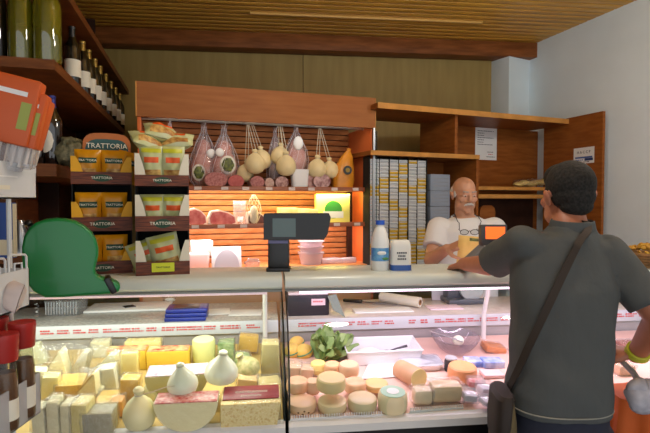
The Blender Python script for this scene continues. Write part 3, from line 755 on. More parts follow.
b = MB(mat('pale yellow carton', (244, 236, 120), .4)); b.box((0, 0, h / 2), (w, .09, h), .004); b.build('carton', t)
b = MB(mat('leaf green', (60, 150, 50), .5)); b.lathe([(1e-4, 0), (w * .26, 0), (w * .26, .003), (1e-4, .003)], 24, TX(0, -.0455, h * .48) @ RX(pi / 2)); b.m(paper).b2(-w * .3, w * .3, -.0495, -.0445, h * .2, h * .42); b.build('emblem', t)
# --- bottom level
def simple(u0, u1, v0, v1, d, m, name, label, cat, bev=.01, jit=0, z=zbase, ly=.12, rz=0):
    p, w, h = fbox(u0, u1, v0, v1, z, d, ly); b = MB(m); b.box((0, 0, h / 2), (w, d, h), bev, seg=3)
    if jit: b.jitter(jit, 20, u0)
    return tag(b.build(name, loc=p, rot=F.a + rz), label, cat)
pinkpk = mat('pink packed meat', (236, 200, 200), .35, var=.06)
simple(187, 210, 253, 268, .12, pinkpk, 'packed_meat', 'pale pink packed meat on the fridge floor by the snack display', 'meat', .02, .006)
simple(191, 213, 241, 254, .10, mat('white packed cheese', (240, 236, 232), .35), 'white_block', 'white packed block lying on the pale pink meat', 'cheese', .01, .003, zbase + .088, .14)
p, w, h = fbox(212, 242, 247, 269, zbase, .02, .1)
t = thing('leaning_tray', 'pale tray with a grey half-round cut leaning in the fridge bottom', 'tray', p, (-.25, 0, F.a))
b = MB(mat('pale tray', (222, 218, 226), .35)); b.box((0, 0, h / 2), (w, .012, h), .003); b.build('tray_back', t)
b = MB(mat('grey cut', (176, 172, 186), .4)); b.prism([(w * .42 * cos(a), h * .84 * sin(a) + .002) for a in [pi * q / 16 for q in range(17)]], 0, .012, TX(0, -.006, 0) @ RX(pi / 2)); b.build('half_round_cut', t)
b = MB(foil_pk); b.sph((0, 0, .03), (.055, .04, .032), 24); b.jitter(.022, 40, 9); p = F.w(F.px(252, 266, .12)[0], .12, zbase); tag(b.build('crumpled_film', loc=p), 'crumpled clear film left of the black scale in the fridge bottom', 'wrapping')
tubm = clear('pinkish tub', (250, 236, 244), .75, .15, .45, .2, 20)
p, w, h = fbox(300, 326, 240, 268, zbase, .1)
for k in range(3):
    b = MB(tubm); hh = h * (.5 if k == 0 else .22); zz = [0, .5, .72][k] * h
    b.lathe([(1e-4, 0), (w * .38, 0), (w * .46, hh * .85), (w * .5, hh * .86), (w * .5, hh), (w * .45, hh), (1e-4, hh * .93)], 24)
    tag(b.build('clear_tub', loc=p + Vector((0, 0, zz))), 'clear plastic tub right of the scale in the fridge, %s of its stack' % ['bottom one', 'middle one', 'topmost'][k], 'tub', 'stacked clear tubs in the fridge')
simple(322, 342, 259, 270, .08, tubm, 'clear_pack', 'clear flat pack on the fridge floor right of the tub stack', 'pack', .01, .006)
simple(341, 357, 258, 270, .06, tubm, 'clear_pack', 'clear pack at the right end of the fridge floor', 'pack', .01, .006)
# ================================================================== scale with its screen on the counter
p = WZ(278, 272, TOP); Y = p.y; s = Y / FPX
t = thing('counter_scale', 'black shop scale with a wide customer screen on a post, middle of counter', 'scale', (p.x, p.y + .04, TOP), 0)
b = MB(black); b.box((0, 0, .008), (.10, .08, .016), .004); b.build('foot', t)
b = MB(black); b.box((0, 0, (272 - 236) * s / 2), (21 * s, .05, (272 - 236) * s), .004); b.build('post', t)
z0, zt_ = (272 - 239.5) * s, (272 - 213) * s
b = MB(black)
b.prism([(-14 * s, z0), (46 * s, z0), (50 * s, z0 + 6 * s), (53 * s, zt_ - 4 * s), (51 * s, zt_), (-13 * s, zt_), (-14 * s, zt_ - 2 * s)], -.03, .03, TX(0, -.02, 0) @ RX(pi / 2)); b.build('screen_housing', t)
b = MB(mat('grey screen', (74, 92, 92), .15, emit=.12)); b.b2(-5 * s, 18 * s, -.0515, -.05, z0 + 3 * s, zt_ - 5 * s); b.build('screen', t)
b = MB(mat('purple plate', (100, 96, 140), .3)); b.b2(-10 * s, 10 * s, -.027, -.025, 28.5 * s, 31.5 * s); b.build('name_plate', t)
# ================================================================== glass serve-over counters
SL = .12
def deckz(ly): return .86 + SL * (ly + .3)
DT = atan(SL)
steel = mat('worktop steel', (176, 176, 178), .35, .3, var=.1, scale=5)
granite = mat('speckled granite', (190, 188, 182), .3, col2=(140, 138, 134), scale=90)
marble = mat('pale worktop stone', (206, 196, 190), .3, var=.1, scale=30)
deck_l = mat('deck butter paper', (196, 166, 96), .6, var=.15, scale=5)
deck_r = mat('deck peach paper', (226, 188, 172), .5, var=.1, scale=4)
base_m = mat('grey counter base', (70, 74, 70), .45)
prof = [(-.300, .863), (-.312, .95), (-.300, 1.02), (-.265, 1.09), (-.205, 1.155), (-.125, 1.212), (-.02, 1.256)]
def extr(b, pr, x0, x1, closed=True):
    n = len(pr); vs_ = [(x0, y, z) for y, z in pr] + [(x1, y, z) for y, z in pr]
    fs_ = [[i, i + 1, n + i + 1, n + i] for i in range(n - 1)]
    if closed: fs_ += [[n - 1, 0, n, 2 * n - 1], list(range(n))[::-1], list(range(n, 2 * n))]
    b.mesh(vs_, fs_)
def counter(label, x0, x1, work, deck, lampc, lamp_pw, lampn):
    t = thing('glass_counter', label, 'counter', K.w(0, 0, 0), K.a)
    b = MB(alu); extr(b, [(-.030, 1.292), (-.028, 1.276), (-.018, 1.266), (0, 1.262), (.27, 1.272), (.27, TOP), (-.006, TOP), (-.020, TOP - .006), (-.028, TOP - .016)], x0, x1)
    b.m(mat('counter edge trim', (120, 126, 122), .3)).b2(x0, x1, -.022, -.012, 1.256, 1.2645); b.build('counter_top', t)
    b = MB(glass); off = [(y - .004, z + .001) for y, z in prof]; extr(b, prof, x0 + .004, x1 - .004, False); b.build('curved_front_glass', t)
    for e, x in (('l', x0 + .002), ('r', x1 - .002)):
        b = MB(glass); pr = [(y + .004, z - .002) for y, z in prof] + [(.26, 1.262), (.26, .94)]
        b.mesh([(x, y, z) for y, z in pr], [list(range(len(pr)))]); g = b.build('end_glass', t)
        b = MB(glass_edge); b.tube([(x, y, z) for y, z in prof], .0035, 6); b.build('edge_seal', g)
    b = MB(deck); extr(b, [(-.29, deckz(-.29)), (.37, deckz(.37)), (.37, deckz(.37) - .02), (-.29, deckz(-.29) - .02)], x0 + .006, x1 - .006); b.build('display_deck', t)
    b = MB(white_metal); extr(b, [(-.325, .822), (-.325, .848), (-.315, .858), (-.292, .862), (-.288, .822)], x0, x1); b.build('front_rail', t)
    b = MB(black); b.b2(x0, x1, -.318, -.29, .78, .822); b.build('rubber_strip', t)
    b = MB(base_m); b.b2(x0 + .004, x1 - .004, -.30, .40, .06, .82, .004); b.m(black).b2(x0 + .01, x1 - .01, -.24, .38, 0, .06); b.build('base_cabinet', t)
    b = MB(work); b.b2(x0 + .006, x1 - .006, .372, .79, 1.02, 1.05, .003); b.m(steel).b2(x0 + .006, x1 - .006, .378, .40, .84, 1.02); b.m(base_m).b2(x0 + .006, x1 - .006, .40, .72, 0, 1.02); b.build('worktop', t)
    b = MB(mat('pale grey rail', (196, 200, 204), .4)); b.box(((x0 + x1) / 2, .362, 1.022), (x1 - x0 - .012, .010, .058), .003, (-.15, 0, 0)); rail = b.build('price_rail', t)
    b = MB(red_ink); x = x0 + .08
    while x < x1 - .1:        # rows of tiny red price lettering, too small to read
        if rnd.random() < .93:
            for rr in range(2):
                xx = x
                for q in range(rnd.randint(4, 7)):
                    ww = rnd.uniform(.003, .009); b.box((xx, .3555 - .0016 * (rr - .5), 1.031 - rr * .011), (ww, .001, .006), 0, (-.15, 0, 0)); xx += ww + .003
        x += rnd.uniform(.05, .075)
    b.build('red_price_lettering', rail)
    for x in lampn[:1]:
        b = MB(white_metal); b.tube([(x, .335, deckz(.335) - .004), (x, .335, 1.06), (x, .255, 1.275)], .011, 10); b.build('post', t)
    b = MB(mat('case lamp tube ' + lampn[1], (255, 226, 250), .4, emit=lampn[2])); b.tube([(x0 + .06, .03, 1.243), (x1 - .06, .03, 1.243)], .006, 10); b.build('lamp_tube', t)
    a, c_ = K.w((x0 + x1) / 2, -.045, 1.226), K.w((x0 + x1) / 2, -.02, .86)
    l = area('case_lamp', a, c_, x1 - x0 - .12, .04, lamp_pw, lampc)
    d = (Vector(c_) - a).normalized(); l.rotation_euler = Matrix((K.ex, (-d).cross(K.ex).normalized(), -d)).transposed().to_euler()
    a, c_ = K.w((x0 + x1) / 2, .24, 1.262), K.w((x0 + x1) / 2, .42, 1.05)
    l = area('added_worktop_lamp', a, c_, x1 - x0 - .12, .03, lamp_pw * .26, lampc)  # unseen rear lamp, added to brighten the worktop and price rail
    d = (Vector(c_) - a).normalized(); l.rotation_euler = Matrix((K.ex, (-d).cross(K.ex).normalized(), -d)).transposed().to_euler()
    return t
SEAM = -.168
pxp = K.px(265, 315, .335)[0]
counter('grey-topped glass cheese counter filled with yellow cheeses, left of the seam', -1.95, SEAM - .006, granite, deck_l, (1, .97, .88), 8.6, [pxp, 'left', .25])
px2 = K.px(484, 300, .335)[0]
counter('grey-topped glass cheese counter lit pink, behind and left of the customer', SEAM + .006, 1.86, marble, deck_r, (1, .76, 1), 7.8, [px2, 'right', 2.2])

# ---- placing goods on the sloping deck
NRM = None
def D(u, v, h=0.0):
    """world point where the pixel's ray meets the sloping deck raised by h"""
    d = ray(u, v); cam_ = Vector((0, 0, CZ)); q = cam_ - K.o
    num = .86 + h + SL * (q.dot(K.ey) + .3) - CZ; den = d.z - SL * d.dot(K.ey)
    return cam_ + d * (num / den)
def db(u0, u1, v0, v1, d, h0=0.0):
    """foot point (middle of the depth), width and height of a block seen in the box u0..u1, v0..v1"""
    p = D((u0 + u1) / 2, v1, h0); s = p.y / FPX
    c = p + K.ey * (d / 2) ; c.z += SL * d / 2
    # height so that the back top edge shows at v0
    yb = p.y + d
    h = (CZ - p.z - SL * d) - (v0 - 200) * yb / FPX
    return c, (u1 - u0) * s, max(h, .008)
def rot(rz=0, rx=0, ry=0): return (DT + rx, ry, K.a + rz)
ivory = mat('ivory cheese', (240, 230, 184), .45, var=.06, scale=10)
yellow = mat('yellow cheese', (226, 182, 76), .4, var=.08, scale=10)
pale_y = mat('pale yellow cheese', (238, 220, 140), .4, var=.05, scale=8)
grey_rind = mat('grey brown rind', (150, 140, 110), .6, col2=(118, 106, 80), scale=14)
yel_rind = mat('yellow rind', (196, 160, 70), .5, var=.15, scale=14)
fresh = mat('fresh white cheese', (238, 236, 214), .35, var=.03, scale=10, coat=.3)
red_film = mat('red printed film', (190, 40, 36), .35, col2=(236, 190, 180), scale=60)
GL = None
def slab(u0, u1, v0, v1, d, m, label, name='cheese_slab', h0=0, rz=0, ry=0, rx=0, rindm=None, wrap=True, lab=None, jit=0, dz=0, grp=None, bev=.006):
    p, w, h = db(u0, u1, v0, v1, d, h0); p.z += dz
    t = thing(name, label, 'cheese', p, rot(rz, rx, ry), grp)
    b = MB(m); b.box((0, 0, h / 2), (w, d, h), bev)
    if jit: b.jitter(jit, 18, u0)
    b.build('cheese', t)
    if rindm:
        b = MB(rindm); b.box((0, d / 2 + .002, h / 2), (w * 1.0, .006, h), .002); b.build('rind', t)
    if lab:
        mm, kind = lab
        b = MB(mm)
        if kind == 'top': b.box((0, 0, h + .001), (w * .96, d * .9, .004), .001)
        else: b.box((0, -d / 2 - .001, h * .5), (w * .6, .002, h * .5))
        b.build('label', t)
    if wrap:
        b = MB(film); e = .004
        q = bmesh.new(); bmesh.ops.create_cube(q, size=1); bmesh.ops.subdivide_edges(q, edges=list(q.edges), cuts=5, use_grid_fill=True)
        for v in q.verts: v.co = Vector((v.co.x * (w + 2 * e), v.co.y * (d + 2 * e), v.co.z * (h + e) + (h + e) / 2 - .0005))
        b.add(q); b.jitter(.0045, 45, u1); b.build('wrapper', t)
    return t, w, h
def wedge(u0, u1, v0, v1, d, m, label, h0=0, rz=0, ry=0, rx=0, rm=None, grp=None, dz=0, tip=.25, wrap=True):
    """upright wedge: tall face towards the viewer, tapering to the back"""
    p, w, h = db(u0, u1, v0, v1, d, h0); p.z += dz
    t = thing('cheese_wedge', label, 'cheese', p, rot(rz, rx, ry), grp)
    pts = [(-w / 2, 0), (w / 2, 0), (w * (.5 - tip * .3), h), (w * (-.5 + tip), h * .96)]
    b = MB(m); b.prism(pts, -d / 2, d / 2, RX(pi / 2)); b.build('cheese', t)
    if rm:
        b = MB(rm); b.prism([(-w / 2 - .002, 0), (-w / 2 + .004, 0), (w * (-.5 + tip) + .004, h * .96), (w * (-.5 + tip) - .002, h * .96)], -d / 2, d / 2, RX(pi / 2)); b.build('rind', t)
    if wrap:
        b = MB(film); b.pillow(w * 1.25, h * 1.16, d * 1.5, seed=u0, wr=.35, nx=10, nz=10); b.build('wrapper', t, loc=(0, 0, -.001))
    return t
def pear(u, vc, rp, label, h0, name='pear_cheese', m=fresh, k=2.3, ry=0, rz=0, cord=None, back=0):
    p = D(u, vc, 0); p = None
    # centre of the belly on the pixel, standing on height h0 above the deck
    r = rp * 1.95 / FPX
    for _ in range(4):
        q = D(u, vc, h0 + r * .8); r = rp * q.y / FPX
    c = Vector((q.x, q.y, q.z - r * .8)) + K.ey * back
    t = thing(name, label, 'cheese', c, rot(rz, 0, ry))
    b = MB(m); b.lathe([(a, z) for a, z in (garlic_prof if m is fresh else pear_prof)(r, r * k)], 30); b.jitter(.002, 14, u); b.build('pear_body', t)
    b = MB(cordm); zz = r * k * (.90 if m is fresh else .81); b.tube([(r * .23 * cos(a), r * .23 * sin(a), zz) for a in [2 * pi * q_ / 14 for q_ in range(14)]], .0022, 6, closed=True)
    if cord: b.tube([Vector(x) for x in cord(r, zz)], .0018, 6)
    b.build('cord', t)
    return t
GF = None
# front row of upright wrapped slices
slab(32, 45, 401, 438, .06, ivory, 'narrow upright wrapped cheese slice, first from the red capped jars in the front row', rz=.1, rindm=yel_rind, ry=-.03)
slab(47, 59, 394, 437, .06, ivory, 'narrow upright wrapped cheese slice, second from the red capped jars in the front row', rz=.06, rindm=yel_rind)
slab(61, 71, 397, 436, .06, ivory, 'narrow upright wrapped cheese slice, third from the red capped jars in the front row', rz=-.05, rindm=yel_rind, ry=.03)
slab(72, 88, 395, 436, .07, pale_y, 'upright wrapped cheese slice beside the grey-faced block in the front row', rz=-.08, rindm=yel_rind, ry=.04)
slab(83, 112, 404, 436, .07, mat('grey faced cheese', (176, 170, 140), .45, var=.12, scale=20), 'grey-faced upright cheese block left of the big pear cheese in the front row', rindm=yel_rind, lab=None)
# the large pear cheese
pear(140, 415, 16.5, 'large tall pear cheese with a tied neck in the front row of the left counter', 0, 'pear_cheese', mat('pear cheese rind', (238, 230, 178), .4, var=.06, scale=8), 2.7,
     cord=lambda r, z: [(r * .2, 0, z), (r * .8, -.01, z + .012), (r * 1.6, 0, z + .022), (r * 2.3, .02, z + .016)])
pear(152, 394, 11, 'smaller pear cheese with a knotted top behind the large pear cheese', .01, 'pear_cheese', mat('pear cheese rind', (238, 230, 178)), 2.5, back=.03)
# half wheels
def halfwheel(u0, u1, v0, v1, d, label, face, top, h0=0, rz=0, dz=0):
    p, w, h = db(u0, u1, v0, v1, d, h0); p.z += dz; r = w / 2
    t = thing('half_cheese', label, 'cheese', p, rot(rz))
    n = 20; pts = [(r * cos(a), h + h * sin(a)) for a in [pi + pi * q / n for q in range(n + 1)]]
    pts = [(x, max(z, 0)) for x, z in pts]
    b = MB(face); b.prism(pts, -d / 2, d / 2, RX(pi / 2)); b.build('cheese', t)
    b = MB(top); b.box((0, 0, h + .0015), (w * .98, d * .98, .004), .001); b.build('printed_top', t)
    b = MB(film); b.prism([(x * 1.015, (z - h) * 1.0 + h) for x, z in pts], -d / 2 - .003, d / 2 + .003, RX(pi / 2)); b.build('wrapper', t)
halfwheel(155, 218, 393, 432, .07, 'half cheese wheel with a red printed flat top in the front row', mat('half wheel face', (250, 240, 184), .4, var=.04), red_film)
halfwheel(146, 207, 365, 404, .09, 'half cheese wheel with a lilac printed top behind the red-topped half wheel', mat('half wheel face 2', (206, 190, 110), .4, var=.1), mat('lilac printed film', (196, 140, 160), .4, col2=(232, 214, 220), scale=40), rz=.05)
pear(183.5, 383, 15.5, 'white pear cheese resting on the red-topped half wheel', .085, k=2.2, ry=-.10, back=.01)
pear(220, 369, 17, 'white pear cheese lying higher, behind the red-labelled block', .075, k=2.0, ry=.12, back=.0)
# red-labelled block with a honeycomb pattern
p, w, h = db(221, 281, 387, 426, .12)
t = thing('labelled_cheese_block', 'cheese block with a red lettered label and honeycomb rind by the seam', 'cheese', p, rot(-.0))
hon = mat('honeycomb rind', (222, 190, 116), .45)
nt = hon.node_tree; vo = nt.nodes.new('ShaderNodeTexVoronoi'); vo.inputs['Scale'].default_value = 100; tc = nt.nodes.new('ShaderNodeTexCoord'); nt.links.new(tc.outputs['Object'], vo.inputs['Vector'])
rp = nt.nodes.new('ShaderNodeValToRGB'); rp.color_ramp.elements[0].color = lin((226, 186, 96)); rp.color_ramp.elements[1].color = lin((250, 230, 160)); rp.color_ramp.elements[0].position = .1; rp.color_ramp.elements[1].position = .5
nt.links.new(vo.outputs['Distance'], rp.inputs['Fac']); nt.links.new(rp.outputs['Color'], nt.nodes['Principled BSDF'].inputs['Base Color'])
b = MB(hon); b.prism([(-w * .5, 0), (w * .44, 0), (w * .5, h), (-w * .5, h)], -.06, .06, RX(pi / 2)); b.build('cheese', t)
b = MB(mat('wine red label', (150, 34, 40), .4)); b.box((0, .012, h + .002), (w * .96, .092, .004), .001); lb_ = b.build('label', t)
text('CASTELROSSO', .017, lb_, (0, .012, h + .0045), (0, 0, 0), mat('pale lettering', (236, 220, 200), .6)); text('STAGIONATO', .011, lb_, (0, -.014, h + .0045), (0, 0, 0), mat('pale lettering', (236, 220, 200), .6))
b = MB(film); b.box((0, 0, h / 2), (w * 1.02, .128, h * 1.03), .01); b.jitter(.003, 40, 5); b.build('wrapper', t)
# middle and back
wedge(37, 68, 345, 382, .06, ivory, 'large white cheese wedge at the back left, above the wrapped slices', rm=mat('buff rind', (190, 176, 120), .5), ry=0, tip=.75)
slab(27, 46, 342, 366, .05, mat('white green cheese', (214, 218, 180), .45), 'wrapped pale wedge at the far back left behind the red capped jars', ry=-.35, rz=.2)
slab(22, 38, 366, 400, .05, ivory, 'wrapped pale piece right beside the red capped jars', ry=.2, rz=.3)
slab(40, 55, 372, 402, .05, pale_y, 'wrapped flat slice standing before the large white wedge', ry=.08, rz=.2)
slab(55, 80, 374, 401, .10, yellow, 'yellow wrapped block in the middle, before the large white wedge', rz=.1, bev=.004)
wedge(67, 83, 346, 378, .05, mat('grey white cheese', (206, 200, 176), .5, var=.1), 'slim leaning wedge at the back, right of the large white wedge', ry=.3, tip=.5)
wedge(77, 96, 368, 394, .05, ivory, 'white wrapped triangle above the yellow block', h0=.03, ry=.15, tip=.7, rm=yel_rind)
slab(94, 119, 391, 412, .09, yellow, 'yellow wrapped block behind the grey-faced block', rz=-.06)
slab(91, 109, 338, 358, .05, mat('cream cheese slab', (226, 222, 184), .45), 'upright cream slab at the back beneath the price rail', rz=.1)
wedge(88, 118, 348, 380, .05, mat('light wedge', (220, 214, 168), .45), 'wrapped light wedge in the middle back, beside the cream slab', rz=-.15, ry=.2, tip=.6)
slab(98, 117, 363, 392, .06, mat('bagged white cheese', (214, 212, 190), .4, var=.08), 'white cheese in a shiny clear bag, middle of the left counter', ry=-.12, jit=.006)
slab(121, 137, 350, 386, .03, pale_y, 'slim pale slice standing upright left of the yellow and red cartons', ry=.02, rz=.1)
slab(120, 138, 374, 404, .05, yellow, 'yellow slices in a clear bag behind the large pear cheese', ry=.05)
slab(84, 98, 383, 398, .05, mat('film wrapped bits', (214, 206, 160), .45), 'small film wrapped piece between the yellow blocks', jit=.006, ry=.4)
slab(112, 124, 396, 418, .05, mat('orange cheese', (222, 160, 74), .45), 'small orange piece between the grey-faced block and the large pear cheese', ry=-.1)
# yellow cartons with red printed tops
rc = mat('red white printed top', (200, 48, 34), .45, col2=(236, 210, 150), scale=36)
p, w, h = db(108, 150, 346, 373, .07)
for k, (u0, u1, lb_) in enumerate(((107, 146, 'yellow cheese carton with a red printed top, left one at the back'), (147, 189, 'yellow cheese carton with a red printed top, right one at the back'))):
    slab(u0, u1, 346, 371, .06, mat('carton yellow', (216, 180, 64), .45, var=.08), lb_, 'cheese_carton', lab=(rc, 'top'), wrap=False, grp=None)
slab(125, 160, 338, 350, .05, pale_y, 'pale yellow bar lying on the red printed cartons', h0=.066)
p, w, h = db(192, 215, 337, 366, .05)
t = thing('cheese_cylinder', 'pale green cheese cylinder standing at the back right of the cartons', 'cheese', p, rot())
b = MB(mat('pale green rind', (206, 210, 140), .4, var=.06)); r = w / 2; b.lathe([(1e-4, 0), (r * .94, 0), (r, .006), (r, h - .006), (r * .94, h), (1e-4, h)], 28); b.build('cheese', t); b = MB(mat('end cap cream', (226, 222, 180), .5)); b.lathe([(1e-4, h + .0006), (r * .9, h + .0006), (r * .9, h + .0016), (1e-4, h + .0016)], 28); b.build('top_label', t)
herb = mat('herb print', (190, 204, 150), .5, col2=(84, 130, 60), scale=50)
slab(218, 234, 338, 364, .06, herb, 'green herb-patterned cheese pack at the back right of the pale cylinder', jit=.004)
slab(234, 248, 352, 372, .06, herb, 'green herb-patterned cheese pack before the yellow square piece', rz=.2, ry=.1, jit=.004)
slab(238, 257, 333, 352, .05, yellow, 'yellow square piece in a clear bag at the back by the white post', h0=.02, ry=.12)
pear(252, 366, 13, 'netted pear cheese before the white post', .02, 'pear_cheese', mat('netted buff cheese', (206, 190, 140), .5, col2=(150, 150, 90), scale=60), 2.2, ry=-.5)
slab(236, 256, 374, 392, .06, mat('peach cheese', (230, 190, 130), .4), 'peach coloured piece behind the red-labelled block', ry=.15, jit=.004)
slab(262, 279, 338, 378, .06, mat('beige bagged cheese', (206, 190, 130), .4, var=.1), 'beige cheese in a tall clear bag by the end glass at the seam', jit=.005)
slab(258, 280, 376, 398, .08, mat('beige cheese 2', (210, 188, 120), .4, var=.1), 'beige wrapped piece low by the end glass behind the red-labelled block', rz=.1, jit=.004)

# ---------------------------------------------------------------- right counter
whl = mat('pale wheel rind', (226, 196, 150), .42, var=.06, scale=9)
whl2 = mat('rosy wheel rind', (228, 184, 150), .42, var=.08, scale=9)
def wheel(u0, u1, v0, v1, label, m=whl, h0=0, lab=None, spots=False, bulge=.06):
    w_px = u1 - u0; p = D((u0 + u1) / 2, v1, h0)
    r = w_px / 2 * (p.y + .04) / FPX; c = p + K.ey * r; c.z += SL * r
    h = (CZ - p.z) - (v0 - 200) * (p.y + 2 * r) / FPX - SL * 2 * r
    h = max(h, .02)
    t = thing('round_cheese', label, 'cheese', c, rot(rnd.uniform(-1, 1)) if not lab else rot())
    t.rotation_euler = rot()
    b = MB(m); b.lathe([(1e-4, 0), (r * .86, 0), (r * .96, h * .08), (r * 1.0, h * .3), (r * (1 + bulge * .3), h * .5), (r, h * .7), (r * .95, h * .92), (r * .86, h), (1e-4, h)], 36); b.build('cheese', t)
    if lab:
        b = MB(lab[0]); b.lathe([(1e-4, h + .0005), (r * .84, h + .0005), (r * .84, h + .002), (1e-4, h + .002)], 32); l = b.build('label', t)
        b = MB(lab[1]); b.lathe([(1e-4, h + .002), (r * .42, h + .002), (r * .42, h + .003), (1e-4, h + .003)], 28); b.build('label_centre', l)
    if spots:
        b = MB(mat('brown rind spots', (120, 80, 40), .6))
        for a, z in ((-1.9, .4), (-1.5, .55), (-1.2, .35), (-1.6, .25)): b.sph((r * 1.0 * cos(a), r * 1.0 * sin(a), h * z), (.004, .003, .003), 8)
        b.build('rind_spots', t)
    return t, c, r, h
wheel(288.5, 318, 394, 417, 'small cheese wheel with brown spots, first from the seam in the front row', whl2, spots=True)
wheel(319, 349, 394, 417, 'small plain cheese wheel under the stacked one, second from the seam in the front row', mat('greenish wheel rind', (224, 196, 156), .42, var=.05))
wheel(350, 380, 391, 415.5, 'small greenish cheese wheel, third from the seam in the front row', mat('green wheel rind', (218, 198, 160), .42, var=.05))
wheel(381, 411, 385.5, 417, 'small cheese wheel with a green and white round label in the front row', mat('cream wheel rind', (240, 222, 180), .42, var=.05), lab=(mat('pale green label', (170, 204, 180), .5), paper))
wheel(318, 348, 371, 396, 'small cheese wheel stacked on two others, highest in the front of the pink-lit counter', mat('buttery wheel rind', (226, 196, 140), .4, var=.05), h0=.066)
orange_c = mat('orange cut cheese', (222, 160, 120), .45, col2=(236, 196, 160), scale=16)
wheel(287, 309, 376, 396, 'orange-banded wrapped cheese behind the spotted wheel', orange_c, h0=.03)
wheel(306, 321, 378, 396, 'small rosy cheese between the banded cheese and the stacked wheel', whl2, h0=.02)
wheel(340, 361, 360, 379, 'rosy cheese round behind the stacked wheel, right one', whl2, h0=.04)
wheel(325, 342, 361, 376, 'rosy cheese round behind the stacked wheel, left one', mat('rosy wheel rind 2', (236, 180, 136), .42, var=.08), h0=.04)
wheel(346, 368, 377, 396, 'wrapped orange cheese between the stacked wheel and the thin round', orange_c, h0=.02)
wheel(367, 391, 378, 394, 'thin round cheese lying by the white paper sheet', mat('thin wheel rind', (226, 190, 130), .42, var=.05), h0=.015)
wheel(311, 327, 360, 376, 'pale yellow ball-like cheese before the lettuce', mat('butter ball', (240, 216, 130), .4), h0=.02, bulge=.4)
ballm = mat('yellow ball cheese', (238, 186, 84), .4, col2=(244, 206, 120), scale=10)
tealm = mat('green seal print', (60, 140, 110), .45)
for k, (u, v, r_) in enumerate(((293, 351, 8.5), (304, 351.5, 9), (297, 343, 8))):
    p = D(u, v, .02); r = r_ * p.y / FPX
    t = thing('ball_cheese', 'yellow ball cheese with a green seal, %s of three beside the lettuce' % ['left one', 'right one', 'rear one'][k], 'cheese', p - Vector((0, 0, .0)), rot(), 'ball cheeses beside the lettuce')
    b = MB(ballm); b.sph((0, 0, 0), (r, r, r * .86), 24); b.build('cheese', t)
    b = MB(tealm); b.tube([(r * 1.005 * cos(a) * .9, r * 1.005 * sin(a), r * .3 * cos(a)) for a in [2 * pi * q / 30 for q in range(30)]], .003, 6, closed=True); b.build('seal_band', t)
for k, (u0, u1, v0, v1) in enumerate(((287, 301, 362, 378), (300, 313, 364, 379))):
    slab(u0, u1, v0, v1, .06, mat('rosy wrapped cheese', (236, 196, 160), .4), 'pale rosy wrapped piece below the ball cheeses, %s' % ['left', 'right'][k], h0=.015, ry=.1, jit=.006)
# lettuce head
p = D(327, 358); lt = thing('lettuce', 'green leaf lettuce lying before the price rail', 'vegetable', p, rot())
leaf_m = mat('lettuce leaf', (150, 170, 100), .5, col2=(100, 130, 66), scale=22); stem_m = mat('lettuce rib', (206, 214, 160), .5)
s = p.y / FPX
for k in range(20):
    a = rnd.uniform(0, 2 * pi); ln = rnd.uniform(22, 36) * s; w = rnd.uniform(10, 16) * s; lean = rnd.uniform(.1, .9)
    vs_, fs_ = [], []
    for j in range(9):
        q = j / 8; ww = w * (sin(pi * min(1, .12 + q * .86)) ** .7)
        for i in range(7):
            x = (i / 6 - .5) * 2
            vs_.append((x * ww * .55, .012 * x * x + .01 * sin(q * 9 + x * 4 + k) * q + .02 * q * q, q * ln))
    for j in range(8):
        for i in range(6): fs_.append([j * 7 + i, j * 7 + i + 1, j * 7 + 8 + i, j * 7 + 7 + i])
    xf = TX(rnd.uniform(-8, 8) * s, rnd.uniform(-6, 6) * s, 0) @ RZ(a) @ RX(-lean)
    b = MB(leaf_m); b.mesh(vs_, fs_, xf)
    b.m(stem_m).tube([(0, .004 + .02 * q * q, q * ln * .8) for q in (0, .3, .6, .9)], [.004, .003, .002, .001], 6, xf); b.build('leaf', lt)
# white tray with a spoon
p, w, h = db(347, 423, 345, 366, .157); Lh = .066
t = thing('white_tray', 'long white plastic tray in the middle of the pink-lit counter', 'tray', p, rot())
w = w * 1.03
b = MB(white_pl)
for (x0, x1, y0, y1) in ((-w / 2, w / 2, -.078, -.074), (-w / 2, w / 2, .074, .078), (-w / 2, -w / 2 + .004, -.078, .078), (w / 2 - .004, w / 2, -.078, .078)): b.b2(x0, x1, y0, y1, 0, Lh)
b.b2(-w / 2, w / 2, -.078, .078, 0, .004)
for v in b.bm.verts:
    f = .90 + .10 * v.co.z / Lh; v.co.x *= f; v.co.y *= f
b.tube([(-w / 2, -.078, Lh), (w / 2, -.078, Lh), (w / 2, .078, Lh), (-w / 2, .078, Lh)], .004, 6, closed=True); b.build('tray_body', t)
inv = Matrix.Translation(t.location) @ Euler(rot()).to_matrix().to_4x4()
sp = thing('serving_spoon', 'dark serving spoon lying in the white tray', 'spoon', inv @ Vector((w * .23, .02, .022)), rot(.15))
b = MB(mat('dark steel', (60, 58, 62), .3, .6)); b.sph((-.045, 0, .0), (.022, .015, .007), 16); b.build('bowl', sp)
b = MB(MATS['dark steel']); b.tube([(-.03, 0, .004), (.0, 0, .012), (.05, .0, .02)], [.004, .004, .006], 8); b.build('handle', sp)
wd_ = inv @ Vector((-w * .15, .03, .006)); b = MB(fresh)
b.sph((0, 0, .012), (w * .16, .035, .014), 20); b.jitter(.006, 30, 4); tag(b.build('ricotta', loc=wd_, rot=rot()), 'white soft cheese lying in the white tray', 'cheese')
